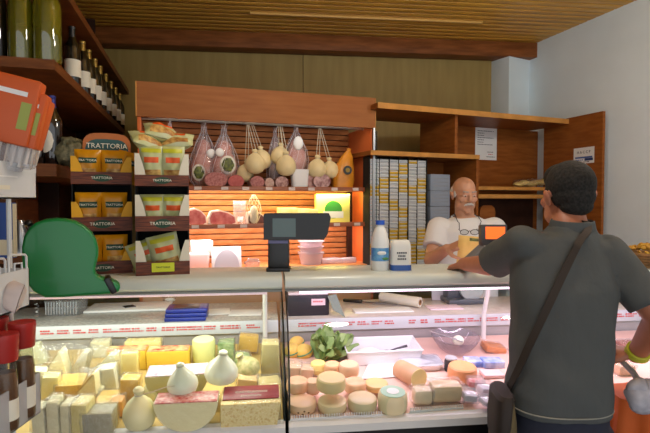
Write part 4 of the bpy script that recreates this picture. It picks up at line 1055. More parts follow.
# white paper sheet on the deck
a = [D(368, 366), D(397, 364), D(399, 378), D(362, 380)]
b = MB(paper); q = [x + Vector((0, 0, .006)) for x in a]; c0_ = sum(q, Vector()) / 4; b.mesh([x - c0_ for x in q] + [x - c0_ - Vector((0, 0, .0015)) for x in q], [[0, 1, 2, 3], [7, 6, 5, 4], [0, 4, 5, 1], [1, 5, 6, 2], [2, 6, 7, 3], [3, 7, 4, 0]])
tag(b.build('paper_sheet', loc=c0_), 'white paper sheet on the deck before the white tray', 'paper')
# loaf-shaped cheese lying on its side
p = D(420, 391); e0 = p + Vector((0, .02, 0)); r = 10.5 * p.y / FPX; dd_ = (D(401, 377) - p).normalized(); L = .135
t = thing('cheese_log', 'brown-skinned cheese log lying with its pale cut end forward', 'cheese', e0 + Vector((0, 0, r)), (0, 0, atan2(dd_.y, dd_.x)))
xf = RY(pi / 2)
b = MB(mat('tan log skin', (208, 158, 120), .45, var=.1, scale=10)); b.lathe([(r * .96, 0), (r, .004), (r, L * .92), (r * .8, L), (1e-4, L)], 30, xf); b.build('skin', t)
b = MB(mat('log cut face', (224, 206, 140), .45, var=.04)); b.lathe([(1e-4, -.001), (r * .95, -.001), (r * .97, .001)], 30, xf, caps=False); b.build('cut_face', t)
# clear lidded box
p, w, h = db(402, 446, 356, 372, .10)
t = thing('lidded_box', 'white plastic box with a clear lid behind the cheese log', 'box', p, rot())
b = MB(white_pl); b.loft([((0, 0, 0), w * .42, .045), ((0, 0, h * .9), w * .49, .055)], 24, 6); b.build('box_body', t)
b = MB(clearbox); b.loft([((0, 0, h * .9), w * .5, .057), ((0, 0, h * 1.05), w * .5, .057)], 24, 6); b.build('lid', t)
# glass bowl with a white ball cheese and a whisk
p, w, h = db(436, 486, 333, 358, .15); r = w / 2
t = thing('glass_bowl', 'wide clear glass bowl at the back right of the pink-lit counter', 'bowl', p, rot())
gb = clear('bowl glass', (240, 236, 240), .88, .04, .10)
H = .075
b = MB(gb); b.lathe([(1e-4, .004), (r * .45, 0), (r * .7, H * .3), (r * .92, H * .75), (r, H), (r * .96, H), (r * .88, H * .75), (r * .66, H * .33), (r * .42, .006)], 36, caps=False); b.build('bowl_body', t)
b = MB(fresh); rb = .026; b.sph((0, 0, 0), (rb, rb, rb * .9), 24); tag(b.build('mozzarella', loc=Vector(p) + Vector((.016, 0, H * .5 + .012))), 'white mozzarella ball in the glass bowl', 'cheese')
wk = thing('whisk', 'thin wire tongs leaning across the rim of the glass bowl', 'tongs', Vector(p) + Vector((0, -.03, .05)), rot())
b = MB(chrome); b.tube([(-.13, .0, .058), (-.05, 0, .030), (.03, .0, .0)], .0022, 6); b.build('arm', wk)
b = MB(chrome); b.tube([(-.13, .0, .058), (-.05, .012, .026), (.035, .014, .0)], .0022, 6); b.build('arm', wk)
# cut pieces in film on a small white crate
for u0, u1, v1, lb_ in ((408, 465, 411, 'white comb-edged plastic strip before the half-round cut cheese'), (290, 384, 418.5, 'white comb-edged plastic strip before the row of round cheeses')):
  p, w, h = db(u0, u1, v1 - 11, v1, .05)
  t = thing('plastic_strip', lb_, 'strip', p, rot(.04 if u0 > 400 else 0))
  b = MB(white_pl); b.b2(-w / 2, w / 2, -.026, -.022, 0, .007); nn_ = int(w / .0085)
  for k in range(nn_): b.box((-w / 2 + w * (k + .5) / nn_, -.024, .009), (.003, .004, .018))
  b.build('strip', t)
slab(432, 464, 379, 404, .07, mat('half cut cheese', (230, 200, 160), .42, var=.06), 'half-round cut cheese in film behind the comb-edged strip', rindm=None, jit=.004, bev=.016, h0=.004)
slab(414, 433, 386, 406, .05, mat('small white cheese', (236, 214, 180), .42), 'small film wrapped cheese left of the half-round cut cheese', jit=.004, bev=.014, h0=.004)
p, w, h = db(446, 459, 357, 373, .05)
t = thing('dark_jar', 'small dark glass jar beside the clear lidded box', 'jar', p, rot()); r = w / 2
b = MB(clear('smoky glass', (120, 110, 120), .7, .05, .15)); b.lathe([(1e-4, 0), (r * .9, 0), (r, .005), (r, h * .8), (r * .86, h)], 24); b.build('glass_body', t)
b = MB(milky); b.lathe([(r * .9, h), (r * .92, h * 1.12), (1e-4, h * 1.12)], 24); b.build('lid', t)
wheel(453, 482, 360, 386, 'orange cheese wheel with a wedge cut, right of the dark jar', mat('orange wheel rind', (230, 160, 110), .42, var=.08))
blue_f = mat('blue white foil', (70, 110, 200), .35, col2=(226, 230, 240), scale=20)
for k, (u0, u1, v0, v1, m_, lb_) in enumerate(((467, 484, 357, 368, blue_f, 'blue foil pack behind the orange wheel, left one'), (484, 506, 357, 369, mat('pale blue foil', (206, 214, 236), .35, col2=(110, 140, 206), scale=24), 'pale blue foil pack beside the satchel'), (484, 506, 370, 379, pinkpk, 'pale pink pack in front of the pale blue foil pack'))):
    slab(u0, u1, v0, v1, .06, m_, lb_, 'foil_pack', jit=.004, ry=.05, wrap=False)
slab(486, 507, 342, 354, .08, mat('orange wedge cheese', (214, 130, 60), .45), 'orange piece at the back of the deck beside the glass bowl', ry=.2, jit=.003)
for k, (u0, u1, v0, v1, lb_, red) in enumerate(((467, 486, 375, 390, 'clear pack with a red label among the clear packs', 1), (478, 497, 381, 398, 'clear pack leaning among the packs by the satchel, middle one', 0), (463, 480, 388, 404, 'clear pack lying flat before the red-labelled pack', 0), (481, 500, 395, 408, 'clear pack at the front by the satchel', 0))):
    p, w, h = db(u0, u1, v0, v1, .05, .006 * k)
    t = thing('clear_pack', lb_, 'pack', p, rot(.3 * (k % 2) - .1, 0, .12), 'clear packs by the satchel')
    b = MB(clearbox); b.box((0, 0, h / 2), (w, .06, h), .008); b.jitter(.004, 36, k); b.build('clear_shell', t)
    b = MB(red_film if red else mat('pale filling', (226, 214, 220), .4, var=.1, scale=30)); b.box((0, 0, h * .4), (w * .8, .045, h * .6), .006); b.build('contents', t)
# packs at the right end seen past the customer
for k, (u0, u1, v0, v1) in enumerate(((606, 622, 345, 362), (624, 640, 340, 358), (618, 636, 360, 376))):
    slab(u0, u1, v0, v1, .07, [pinkpk, mat('brown salami pack', (150, 90, 70), .5), whl2][k], 'wrapped pack at the right end of the deck, %s past the customer' % ['left one', 'right one', 'front one'][k], jit=.004)

# ---------------------------------------------------------------- things on the worktop behind the decks
def wt(u, v): return WZ(u, v, 1.05)
# blue black tray pack
p = wt(183, 322); s = p.y / FPX
for k in range(3):
    q = p + Vector((0, .07, .0)) + Vector((.002 * k, 0, .020 * k))
    t = thing('foil_tray_pack', 'blue wrapped pack of black trays on the worktop, %s of the stack' % ['bottom one', 'middle one', 'topmost'][k], 'tray pack', q, K.a + .02 * k, 'blue packs stacked on the worktop')
    b = MB(mat('royal blue film', (24, 42, 130), .3, var=.2)); b.box((0, 0, .0095), (41 * s, .13, .019), .005); b.build('wrapped_pack', t)
    b = MB(mat('black tray', (26, 26, 34), .3)); b.box((-.004, .0, .0193), (26 * s, .10, .002), .0008); b.build('dark_panel', t)
for k, (u, v, wpx, rz, lb_) in enumerate(((218, 312, 24, .1, 'white paper sheet on the worktop right of the blue packs'), (246, 313, 32, -.05, 'white paper sheet on the worktop left of the white post'))):
    p = wt(u, v); b = MB(paper); b.box((0, 0, .002 + .0008 * k), (wpx * p.y / FPX, .13, .003), .0006)
    tag(b.build('paper_sheet', loc=p, rot=K.a + rz), lb_, 'paper', 'wrapping sheets')
p = wt(130, 308); t = thing('white_tray', 'white flat tray with a dark shiny square on the granite worktop', 'tray', p, K.a + .05)
s = p.y / FPX
b = MB(white_pl); b.box((0, 0, .006), (78 * s, .20, .012), .004); b.build('tray_body', t)
b = MB(mat('dark square', (70, 70, 74), .2, .3)); b.box((.0, -.02, .0135), (.055, .05, .003), .001, (0, 0, .5)); b.build('dark_square', t)
p = wt(170, 302); b = MB(film); b.sph((0, 0, .022), (.04, .03, .024), 20); b.jitter(.016, 40, 12); b.m(paper).sph((0, 0, .012), (.03, .02, .012), 12)
tag(b.build('crumpled_film', loc=p), 'crumpled white film on the worktop behind the blue packs', 'wrapping')
p = wt(64, 315); s = p.y / FPX
b = MB(clearbox); b.loft([((0, .04, 0), 16 * s, .06), ((0, .04, .075), 18.5 * s, .07)], 28, 6)
for k in range(12): b.m(milky).b2((-15 + k * 2.6) * s, (-14.4 + k * 2.6) * s, -.033, -.024, .01, .07)
tag(b.build('clear_tub', loc=p, rot=K.a), 'ribbed clear plastic tub on the granite worktop below the green dispenser', 'tub')
b = MB(chrome); b.tube([(.009 * cos(a), .009 * sin(a), .004 + a * .0028) for a in [q * .5 for q in range(50)]], .0018, 5)
p = wt(37, 318); tag(b.build('wire_coil', loc=p), 'small steel wire coil on the worktop left of the clear tub', 'coil')
# black box, folded card and knife on the pink-lit side
p = wt(307, 316); s = p.y / FPX
t = thing('black_crate', 'black box with a pink price tag on the worktop right of the seam', 'box', p + Vector((0, .06, 0)), K.a)
b = MB(mat('black crate plastic', (38, 32, 44), .5)); b.box((0, 0, 10.5 * s), (42 * s, .12, 21 * s), .006); b.build('box_body', t)
b = MB(mat('pale pink card', (240, 220, 232), .5)); b.box((0, .0, 21 * s + .006), (40 * s, .11, .012), .002); b.build('lid', t)
b = MB(mat('pink price card', (246, 210, 224), .6)); b.box((10 * s, -.062, 14 * s), (14 * s, .003, 6.5 * s)); tg = b.build('price_card', t)
b = MB(red_ink)
for q in range(5): b.box((5.5 * s + q * 2 * s, -.064, 14.6 * s), (1.2 * s, .001, 1.6 * s))
b.build('red_price_lettering', tg)
p = wt(339, 319); b = MB(mat('grey green card', (120, 130, 122), .6)); s = p.y / FPX
b.prism([(7 * s, 0), (-1 * s, 24 * s), (-10 * s, 22 * s), (-5 * s, 8 * s)], 0, .004, TX(0, .03, 0) @ RX(pi / 2 - .35)); tag(b.build('folded_card', loc=p, rot=K.a), 'grey green card leaning on the black box over the price rail', 'card')
p = wt(362, 303); t = thing('knife', 'long knife lying on the worktop right of the leaning card', 'knife', p + Vector((0, 0, .006)), (0, 0, -.38))
b = MB(mat('knife steel', (150, 150, 154), .25, .8)); b.prism([(0, -.012), (.17, -.01), (.2, .004), (.19, .012), (0, .012)], 0, .0022); b.build('blade', t)
b = MB(black); b.box((-.055, 0, .003), (.11, .026, .018), .006); b.build('handle', t)
p = wt(420, 308); s = p.y / FPX
t = thing('film_roll', 'roll of cling film on the worktop with its hollow end forward', 'roll', p + Vector((0, 0, .030)), (0, 0, K.a + 2.35))
xf = RY(pi / 2)
b = MB(mat('film roll', (222, 216, 200), .3)); b.lathe([(.014, 0), (.027, 0), (.027, .24), (.014, .24)], 28, xf, caps=False); b.build('roll', t)
b = MB(mat('brown cardboard core', (150, 110, 76), .8)); b.lathe([(.0145, -.003), (.0145, .243), (.012, .243), (.012, -.003), (.0145, -.003)], 24, xf, caps=False); b.build('core', t)
for k, (u, v, w_, d_, h_, m_, nm, lb_, ct) in enumerate(((384, 312, 60, .10, .006, paper, 'paper_pad', 'white paper pad on the worktop left of the film roll', 'paper'), (446, 309, 34, .1, .006, mat('pink sheet', (240, 214, 226), .6), 'paper_sheet', 'pale pink sheet on the worktop right of the film roll', 'paper'))):
    p = wt(u, v); b = MB(m_); b.box((0, .03, h_ / 2), (w_ * p.y / FPX, d_, h_), .001); tag(b.build(nm, loc=p, rot=K.a), lb_, ct)
p = wt(466, 304); s = p.y / FPX
t = thing('slicing_machine', 'dark grey machine on the worktop seen through the pink-lit glass', 'machine', p + Vector((0, .05, 0)), K.a)
b = MB(mat('machine grey', (80, 86, 96), .4)); b.box((0, 0, .014), (.22, .15, .028), .006); b.build('base', t)
b = MB(MATS['machine grey']); b.box((-.02, .02, .075), (.16, .08, .10), .01); b.build('motor_block', t)
b = MB(chrome); b.lathe([(1e-4, 0), (.07, 0), (.075, .004), (.07, .01), (1e-4, .012)], 32, TX(.03, -.035, .09) @ RX(pi / 2)); b.build('blade_disc', t)
b = MB(mat('beige column', (206, 190, 176), .4)); b.box((.085, -.02, .08), (.028, .03, .16), .004); b.build('column', t)
p = wt(440, 301); b = MB(mat('pale standing board', (206, 204, 214), .4)); b.box((0, .03, .068), (.08, .008, .136), .002, (-.1, 0, 0)); tag(b.build('white_board', loc=p, rot=K.a), 'pale board standing behind the film roll on the worktop', 'board')
# ================================================================== wooden shelving on the right
RW = 1.83
def rz_(u, v, ly): return R.px(u, v, ly)
zt2 = R.px(470, 110.5, 0)[1]
sh = thing('wooden_shelving', 'honey brown wooden shelving on the back wall behind the man in the white shirt', 'shelf', R.w(0, 0, 0), R.a)
b = MB(wood_right); b.b2(.0, RW, .01, .5, zt2 - .035, zt2); b.m(wood_edge).b2(.0, RW, .0, .01, zt2 - .037, zt2 + .002); b.build('top_board', sh)
xd, zd = rz_(478, 158, .06)
xp = rz_(455, 130, .06)[0]
zs2 = rz_(440, 153.5, .05)[1]
b = MB(wood_right); b.b2(-.03, xd, .05, .46, zs2 - .03, zs2); b.m(wood_edge).b2(-.03, xd, .04, .05, zs2 - .031, zs2 + .001); b.build('shelf_board', sh)
b = MB(wood_right); b.b2(xp - .012, xp + .012, .045, .5, zs2, zt2 - .035); b.build('upright', sh)
b = MB(wood_right); b.b2(xd - .024, xd, .05, .46, .9, zs2); b.build('upright', sh)
b = MB(wood_right); b.b2(xp + .012, RW + .11, .46, .475, .9, zt2 - .035); b.build('back_panel', sh)
b = MB(wood_dark); b.b2(.0, xd, .47, .49, .9, zs2); b.build('back_panel', sh)
x3, z3 = rz_(480, 187, .14)
z4 = rz_(520, 196.5, .10)[1]
b = MB(wood_right); b.b2(xd, RW, .16, .46, z3 - .02, z3 + .004); b.m(wood_edge).b2(xd, RW, .15, .16, z3 - .022, z3 + .005); b.build('shelf_board', sh)
b = MB(wood_edge); b.box(((xd + RW) / 2, .125, z4), (RW - xd, .07, .034), .008); b.build('front_ledge', sh)
b = MB(wood_dark); b.b2(xd, RW, .40, .455, .9, z4 - .02); b.build('lower_back', sh)
# rounded wooden chair-back like board below the ledge
pp = [(-.08, 0), (-.08, .10), (-.07, .135), (-.04, .155), (.04, .155), (.07, .135), (.08, .10), (.08, 0)]
xx, zz = rz_(486, 206, .2); b = MB(wood_right); b.prism([(x, z) for x, z in pp], 0, .02, TX(xx, .2, zz - .15) @ RX(pi / 2)); b.build('rounded_board', sh)
# big end panel coming forward on the right
f0 = W(603, 111, 3.79); k0 = Vector((f0.x - .3 * .62, f0.y + .62 * .954, 0))
sd = Vector((.954, .3, 0)) * .024
b = MB(wood_right)
b.prism([(f0.x, f0.y), (k0.x, k0.y), (k0.x + sd.x, k0.y + sd.y), (f0.x + sd.x, f0.y + sd.y)], .0, f0.z)
ep = b.build('end_panel'); ep.parent = sh
ep.matrix_parent_inverse = (Matrix.Translation(sh.location) @ RZ(R.a)).inverted()
def onpanel(u, v):
    """point on the end panel's inner face"""
    d = ray(u, v); n = Vector((.954, .3, 0)); t = (Vector((f0.x, f0.y, 0)) - Vector((0, 0, 0))).dot(n) / d.dot(n)
    return Vector((0, 0, CZ)) + d * t
# notices
def sheet(name, label, c, w, h, rz, lines):
    t = thing(name, label, 'notice', c, rz)
    b = MB(paper); b.box((0, 0, 0), (w, .0016, h)); b.build('sheet', t)
    for (x, z, ww, hh, m_) in lines:
        b = MB(m_)
        n = max(1, int(ww / .02))
        if hh < .008:
            xx = x
            while xx < x + ww - .006:
                q = rnd.uniform(.008, .02); b.box((xx + q / 2, -.0014, z), (min(q, x + ww - xx), .0008, hh)); xx += q + .004
        else: b.box((x + ww / 2, -.0014, z), (ww, .0008, hh))
        b.build('printed_lines', t)
    return t
lx, lz = rz_(486, 144, .458); a_, _ = rz_(475, 144, .458); b_, _ = rz_(496.5, 144, .458); h_ = rz_(486, 128, .458)[1] - rz_(486, 160, .458)[1]
w_ = b_ - a_
sheet('notice_sheet', 'white notice with a few lines pinned to the back of the wooden shelving', R.w(lx, .457, lz), w_, h_, R.a,
      [(-w_ * .4, h_ * (.40 - .07 * k), w_ * (.3 if k % 3 else .72), .005, dark_ink) for k in range(7)] + [(w_ * .05, -h_ * .25, w_ * .3, .005, dark_ink), (w_ * .1, -h_ * .32, w_ * .2, .005, red_ink), (w_ * .02, -h_ * .40, w_ * .38, .005, dark_ink)])
c = onpanel(584, 155.5); e1, e2 = onpanel(574, 156), onpanel(594.5, 155); w_ = (e2 - e1).length; h_ = onpanel(584, 147.5).z - onpanel(584, 163.5).z
t = sheet('notice_sheet', 'white and blue lettered notice on the wooden end panel above the customer', c - Vector((.954, .3, 0)) * .003, w_, h_, atan2((e2 - e1).y, (e2 - e1).x),
      [(-w_ * .42, -h_ * .12, w_ * .84, h_ * .10, blue_ink), (w_ * .05, -h_ * .26, w_ * .4, h_ * .16, mat('navy print', (40, 60, 110), .6)), (-w_ * .42, -h_ * .27, w_ * .4, .006, blue_ink), (w_ * .0, -h_ * .41, w_ * .3, .006, dark_ink)])
text('H A C C P', h_ * .24, t, (0, -.0026, h_ * .2), (pi / 2, 0, 0), dark_ink, sx=1.0)
# bag of bread on the lower board
xb0, _ = rz_(514, 186, .24); xb1, _ = rz_(551, 186, .24); w_ = xb1 - xb0
t = thing('bread_bag', 'clear bag of pale bread pieces lying on the right wooden shelf', 'bag', R.w((xb0 + xb1) / 2, .25, z3 + .004), R.a)
b = MB(mat('pale bread', (214, 186, 110), .7, var=.15, scale=14))
for k in range(6): b.sph((-w_ * .34 + k * w_ * .135, rnd.uniform(-.02, .02), .026 + .012 * (k % 2) + (.02 if k > 3 else 0)), (w_ * .14, .045, .024), 14)
b.jitter(.008, 30, 2); b.build('bread', t)
b = MB(film); b.sph((0, 0, .036), (w_ * .5, .075, .042), 20); b.jitter(.012, 26, 8); b.build('clear_wrapper', t)
# spray bottle tip standing on the divider

# ---- cigarette rack: every pack lies in its slot
ly = .10
xa, za = rz_(370, 154, ly); xb, _ = rz_(427, 154, ly)
rack = thing('cigarette_rack', 'dark wall rack filled with white and yellow cigarette packs', 'rack', R.w(xa, ly, 0), R.a)
NC = 6; cwid = (xb - xa) / NC; ZB = 1.10; ZT = zs2 - .035
b = MB(matte_black); b.b2(0, xb - xa, .095, .105, ZB, ZT); b.build('backing', rack)
for k in range(NC + 1):
    b = MB(matte_black); b.b2(cwid * k - .0025, cwid * k + .0025, .0 if k % 2 == 0 else .006, .10, ZB, ZT); b.build('divider', rack)
b = MB(matte_black); b.b2(0, xb - xa, .0, .1, ZB - .01, ZB); b.build('base', rack)
wpk = mat('white cigarette carton', (206, 210, 212), .4); ypk = mat('yellow cigarette carton', (206, 168, 40), .4); gband = mat('grey cigarette print', (150, 156, 166), .5)
protos = {}
rows = int((ZT - ZB) / .0262)
bh = .0238; bw = cwid - .008
for kind, m1, m2 in (('w', wpk, gband), ('y', ypk, wpk)):
    b = MB(m1); b.box((0, .044, bh / 2), (bw, .086, bh), .001, seg=1); b.m(m2); b.b2(-bw * .42, bw * .42, -.0004, .0004, bh * (.25 if kind == 'w' else .62), bh * (.45 if kind == 'w' else .9))
    protos[kind] = b
me_ = {}
for r_ in range(rows):
    for c_ in range(NC):
        q = noise.noise(Vector((c_ * .9 + 3, r_ * .33, 1.7))); zig = abs(((r_ * .5 + 1) % 8) - 4) 
        yel = (abs(zig - (c_ % 4)) < .55) or q > .33
        kind = 'y' if yel else 'w'
        pos = R.w(xa + cwid * (c_ + .5), ly + .004 + rnd.uniform(0, .004), ZB + r_ * .0262 + .0005)
        lab_ = 'yellow cigarette pack lying in the dark wall rack' if yel else 'white cigarette pack lying in the dark wall rack'
        gname = 'yellow cigarette packs in the wall rack' if yel else 'white cigarette packs in the wall rack'
        if kind not in me_:
            o = protos[kind].build('cigarette_pack', loc=pos, rot=R.a); me_[kind] = o; tag(o, lab_, 'cigarette pack', gname)
        else:
            o = me_[kind].copy(); COL.objects.link(o); o.location = pos
# pale blue stacked cartons right of the rack
xa2, _ = rz_(431, 180, .2); xb2, _ = rz_(450.5, 180, .2)
zz = ZB
hts = [.13, .10, .13, .11, .12, .13]
for k, h_ in enumerate(hts):
    b = MB(mat('pale blue carton', (150, 160, 176), .5, var=.06)); w_ = xb2 - xa2; b.box((0, 0, h_ / 2), (w_, .15, h_ - .002), .003)
    for q in range(3): b.m(gband).box((0, -.0755, h_ * (.3 + .22 * q)), (w_ * .8, .001, h_ * .07))
    if zz + h_ < rz_(440, 174, .2)[1]:
        tag(b.build('carton', loc=R.w((xa2 + xb2) / 2, .28, zz), rot=R.a), 'pale blue carton stacked right of the cigarette rack, %s from the bottom' % ['first', 'second', 'third', 'fourth', 'fifth', 'sixth'][k], 'carton', 'pale blue cartons'); zz += h_
    else: b.bm.free()
b = MB(wood_dark); b.b2(xa2 - .02, xb2 + .02, .2, .4, ZB - .03, ZB); b.build('shelf_board', sh)
b = MB(wood_dark); b.b2(-.02, xa2 - .02, .1, .4, ZB - .03, ZB - .012); b.build('shelf_board', sh)

# ================================================================== goods on the counter top
p = WZ(381, 271.5, TOP); s = p.y / FPX; r = 9.2 * s; H = 51 * s
t = thing('milk_bottle', 'white milk bottle with a blue cap and blue label on the counter top', 'bottle', (p.x, p.y + .04, TOP), .1)
mb = mat('milky bottle', (226, 228, 226), .3)
b = MB(mb); b.lathe([(1e-4, .002), (r * .9, 0), (r, .008), (r, H * .52), (r * .97, H * .6), (r * .8, H * .74), (r * .52, H * .85), (r * .44, H * .88), (r * .44, H * .93), (1e-4, H * .93)], 30); b.build('bottle_body', t)
b = MB(mat('blue cap', (30, 84, 190), .35)); b.lathe([(r * .5, H * .915), (r * .52, H * .92), (r * .5, H), (1e-4, H)], 24); b.build('cap', t)
b = MB(mat('milk label blue', (52, 120, 196), .4, col2=(120, 180, 214), scale=40)); b.lathe([(r * 1.012, H * .20), (r * 1.012, H * .46)], 30, caps=False); lb_ = b.build('label', t)
b = MB(paper); b.sph((0, -r * .9, H * .36), (r * .5, r * .16, H * .05), 16); b.m(mat('meadow print', (70, 130, 70), .5)).sph((r * .3, -r * .86, H * .25), (r * .5, r * .2, H * .03), 16); b.build('label_emblem', lb_)
p = WZ(401.5, 271.5, TOP); s = p.y / FPX; w_ = 21 * s; H = 31 * s
t = thing('white_canister', 'white squarish canister with a blue base print beside the milk bottle', 'canister', (p.x, p.y + .04, TOP), .05)
b = MB(mat('canister white', (222, 222, 216), .35)); b.loft([((0, 0, 0), w_ * .49, .034), ((0, 0, H * .05), w_ * .5, .036), ((0, 0, H * .82), w_ * .48, .034), ((0, 0, H * .95), w_ * .44, .03), ((0, 0, H), w_ * .38, .025)], 28, 5); b.build('canister_body', t)
b = MB(mat('canister blue', (40, 84, 160), .4)); b.loft([((0, 0, H * .02), w_ * .503, .0368), ((0, 0, H * .2), w_ * .501, .0368)], 28, 5); b.build('blue_band', t)
b = MB(dark_ink); 
for k, (zz, ww) in enumerate(((.6, .5), (.5, .36), (.40, .44))):
    for q in range(5): b.box((-w_ * ww / 2 + w_ * ww * (q + .5) / 5, -.0358, H * zz), (w_ * ww / 7, .001, H * .05))
b.build('printed_lines', t)
# till display beside the seller
p = WZ(494, 272, TOP); Y = 2.2; c = W(494, 262, Y); s = Y / FPX
t = thing('till_display', 'dark till with an orange lit display on the counter between the two men', 'till', (c.x, Y + .02, TOP), -.05)
b = MB(mat('till grey', (66, 68, 74), .4)); b.box((0, 0, .012), (.16, .10, .024), .006); b.build('base', t)
b = MB(MATS['till grey']); b.box((0, .02, .055), (.05, .03, .08), .004); b.build('neck', t)
z0 = W(494, 246, Y).z - TOP; z1_ = W(494, 225, Y).z - TOP
b = MB(MATS['till grey']); b.box((0, 0, (z0 + z1_) / 2), (26 * s, .05, z1_ - z0), .005, (-.1, 0, 0)); b.build('display_housing', t)
b = MB(mat('orange lit display', (255, 110, 40), .4, emit=.9)); b.box((.003, -.028, (z0 + z1_) / 2 + .012), (19 * s, .004, (z1_ - z0) * .58), 0, (-.1, 0, 0)); b.build('display', t)
b = MB(mat('grey keyboard', (120, 124, 130), .4)); b.box((-.078, -.01, .062), (.10, .06, .018), .004, (.25, -.75, 0)); b.build('key_panel', t)
b = MB(MATS['till grey']); b.box((-.075, -.01, .026), (.04, .04, .05), .004); b.build('key_panel_stand', t)
# wicker basket at the right end
p = WZ(648, 268, TOP); s = p.y / FPX
t = thing('wicker_basket', 'wicker basket of golden dried flowers on the counter top at the right edge', 'basket', (p.x + .02, p.y + .05, TOP), 0)
wk_ = mat('wicker', (128, 92, 50), .7, var=.25, scale=40)
b = MB(wk_)
for k in range(5): rr = .075 + .006 * k; b.tube([(rr * cos(a), rr * sin(a), .008 + .013 * k) for a in [2 * pi * q / 26 for q in range(26)]], .0075, 6, closed=True)
b.lathe([(1e-4, .0), (.075, .0), (.1, .066), (.095, .066), (.07, .006), (1e-4, .006)], 24); b.build('basket_body', t)
b = MB(mat('golden straw', (206, 162, 50), .7, col2=(150, 100, 30), scale=60))
for k in range(60):
    a = rnd.uniform(0, 2 * pi); q = rnd.uniform(0, .085); b.sph((q * cos(a), q * sin(a), .068 + .03 * (1 - q / .09) + rnd.uniform(-.006, .008)), (.011, .011, .007), 8, (rnd.uniform(-1, 1), rnd.uniform(-1, 1), 0))
b.build('dried_flowers', t)
# orange cloth-covered stool with a white bundle in the lower right corner
c = W(646, 433, 1.62); zc = W(640, 400, 1.62).z
t = thing('orange_cloth', 'orange cloth hanging over a stand at the lower right behind the customer', 'cloth', (c.x + .05, 1.68, 0), 0)
b = MB(mat('orange cloth fabric', (200, 92, 28), .75, var=.1, scale=8)); vs_, fs_ = [], []
for j in range(26):
    z = zc - (zc - .25) * j / 25
    for i in range(61):
        a = 2 * pi * i / 60; f = .006 + .034 * j / 25; rr = .135 + .06 * j / 25 + f * sin(a * 9 + .5)
        vs_.append((rr * cos(a), rr * .75 * sin(a), z))
for j in range(25):
    for i in range(60): fs_.append([j * 61 + i, j * 61 + i + 1, j * 61 + 62 + i, j * 61 + 61 + i])
fs_.append(list(range(60))[::-1]); b.mesh(vs_, fs_); bmesh.ops.remove_doubles(b.bm, verts=list(b.bm.verts), dist=.0002); b.build('draped_cloth', t)
b = MB(wood_dark); b.lathe([(1e-4, zc - .02), (.13, zc - .02), (.13, zc - .004), (1e-4, zc - .004)], 24, Matrix.Diagonal((1, .75, 1, 1)))
for a in (.8, 2.4, 4.0, 5.5): b.tube([(.08 * cos(a), .06 * sin(a), zc - .02), (.11 * cos(a), .08 * sin(a), 0)], .012, 8)
b.build('stand', t)
# ================================================================== people
def remeshed(b, name, parent, vox, smooth=6, factor=.5, loc=None):
    o = b.build(name, None)
    m = o.modifiers.new('r', 'REMESH'); m.mode = 'VOXEL'; m.voxel_size = vox; m.use_smooth_shade = True
    s = o.modifiers.new('s', 'SMOOTH'); s.iterations = smooth; s.factor = factor
    bpy.context.view_layer.update()
    dg = bpy.context.evaluated_depsgraph_get()
    me = bpy.data.meshes.new_from_object(o.evaluated_get(dg)); old = o.data; o.modifiers.clear(); o.data = me; bpy.data.meshes.remove(old)
    me.name = name
    for p in me.polygons: p.use_smooth = True
    if not me.materials: me.materials.append(b.mats[0])
    if parent: o.parent = parent; o.matrix_parent_inverse = parent.matrix_world.inverted()
    return o
def hand(b, wrist, d, n, thumb_side, curl=(.5, .6, .5), size=1.0, spread=.06):
    """d: towards the fingers, n: out of the palm, thumb_side +-1 along d x n"""
    wrist = Vector(wrist); d = Vector(d).normalized(); n = Vector(n); n = (n - d * n.dot(d)).normalized(); sdir = d.cross(n).normalized() * thumb_side
    k = size
    for off, ln in ((.030, .078), (.011, .083), (-.010, .080), (-.029, .072)):
        b.seg(wrist + sdir * off * .45 * k + d * .008 * k, wrist + sdir * off * k + d * ln * k, .0145 * k, .0125 * k, 12)
    for off, base, lens in ((.030, .078, (.040, .024, .020)), (.0105, .083, (.044, .028, .021)), (-.010, .080, (.040, .026, .020)), (-.029, .072, (.032, .020, .018))):
        p = wrist + sdir * off * k + d * base * k; ang = 0; dd = d + sdir * off * spread * 10
        dd.normalize(); r = .0092 * k
        for L, c in zip(lens, curl):
            ang += c; v = dd * cos(ang) + n * sin(ang); q = p + v * L * k
            b.seg(p, q, r, r * .9, 10); p = q; r *= .9
    p = wrist + sdir * .026 * k + d * .02 * k
    q = p + (sdir * .7 + d * .6 + n * .35).normalized() * .044 * k; b.seg(p, q, .015 * k, .0115 * k, 12)
    q2 = q + (sdir * .25 + d * .8 + n * .55).normalized() * .032 * k; b.seg(q, q2, .0112 * k, .0098 * k, 10)
    b.seg(q2, q2 + (d * .8 + n * .7 - sdir * .05).normalized() * .026 * k, .0098 * k, .008 * k, 10)
def head_mat(c, yaw, pitch, roll=0, sc=1): return Matrix.Translation(c) @ RZ(yaw) @ RX(pitch) @ RY(roll) @ Matrix.Scale(sc, 4)
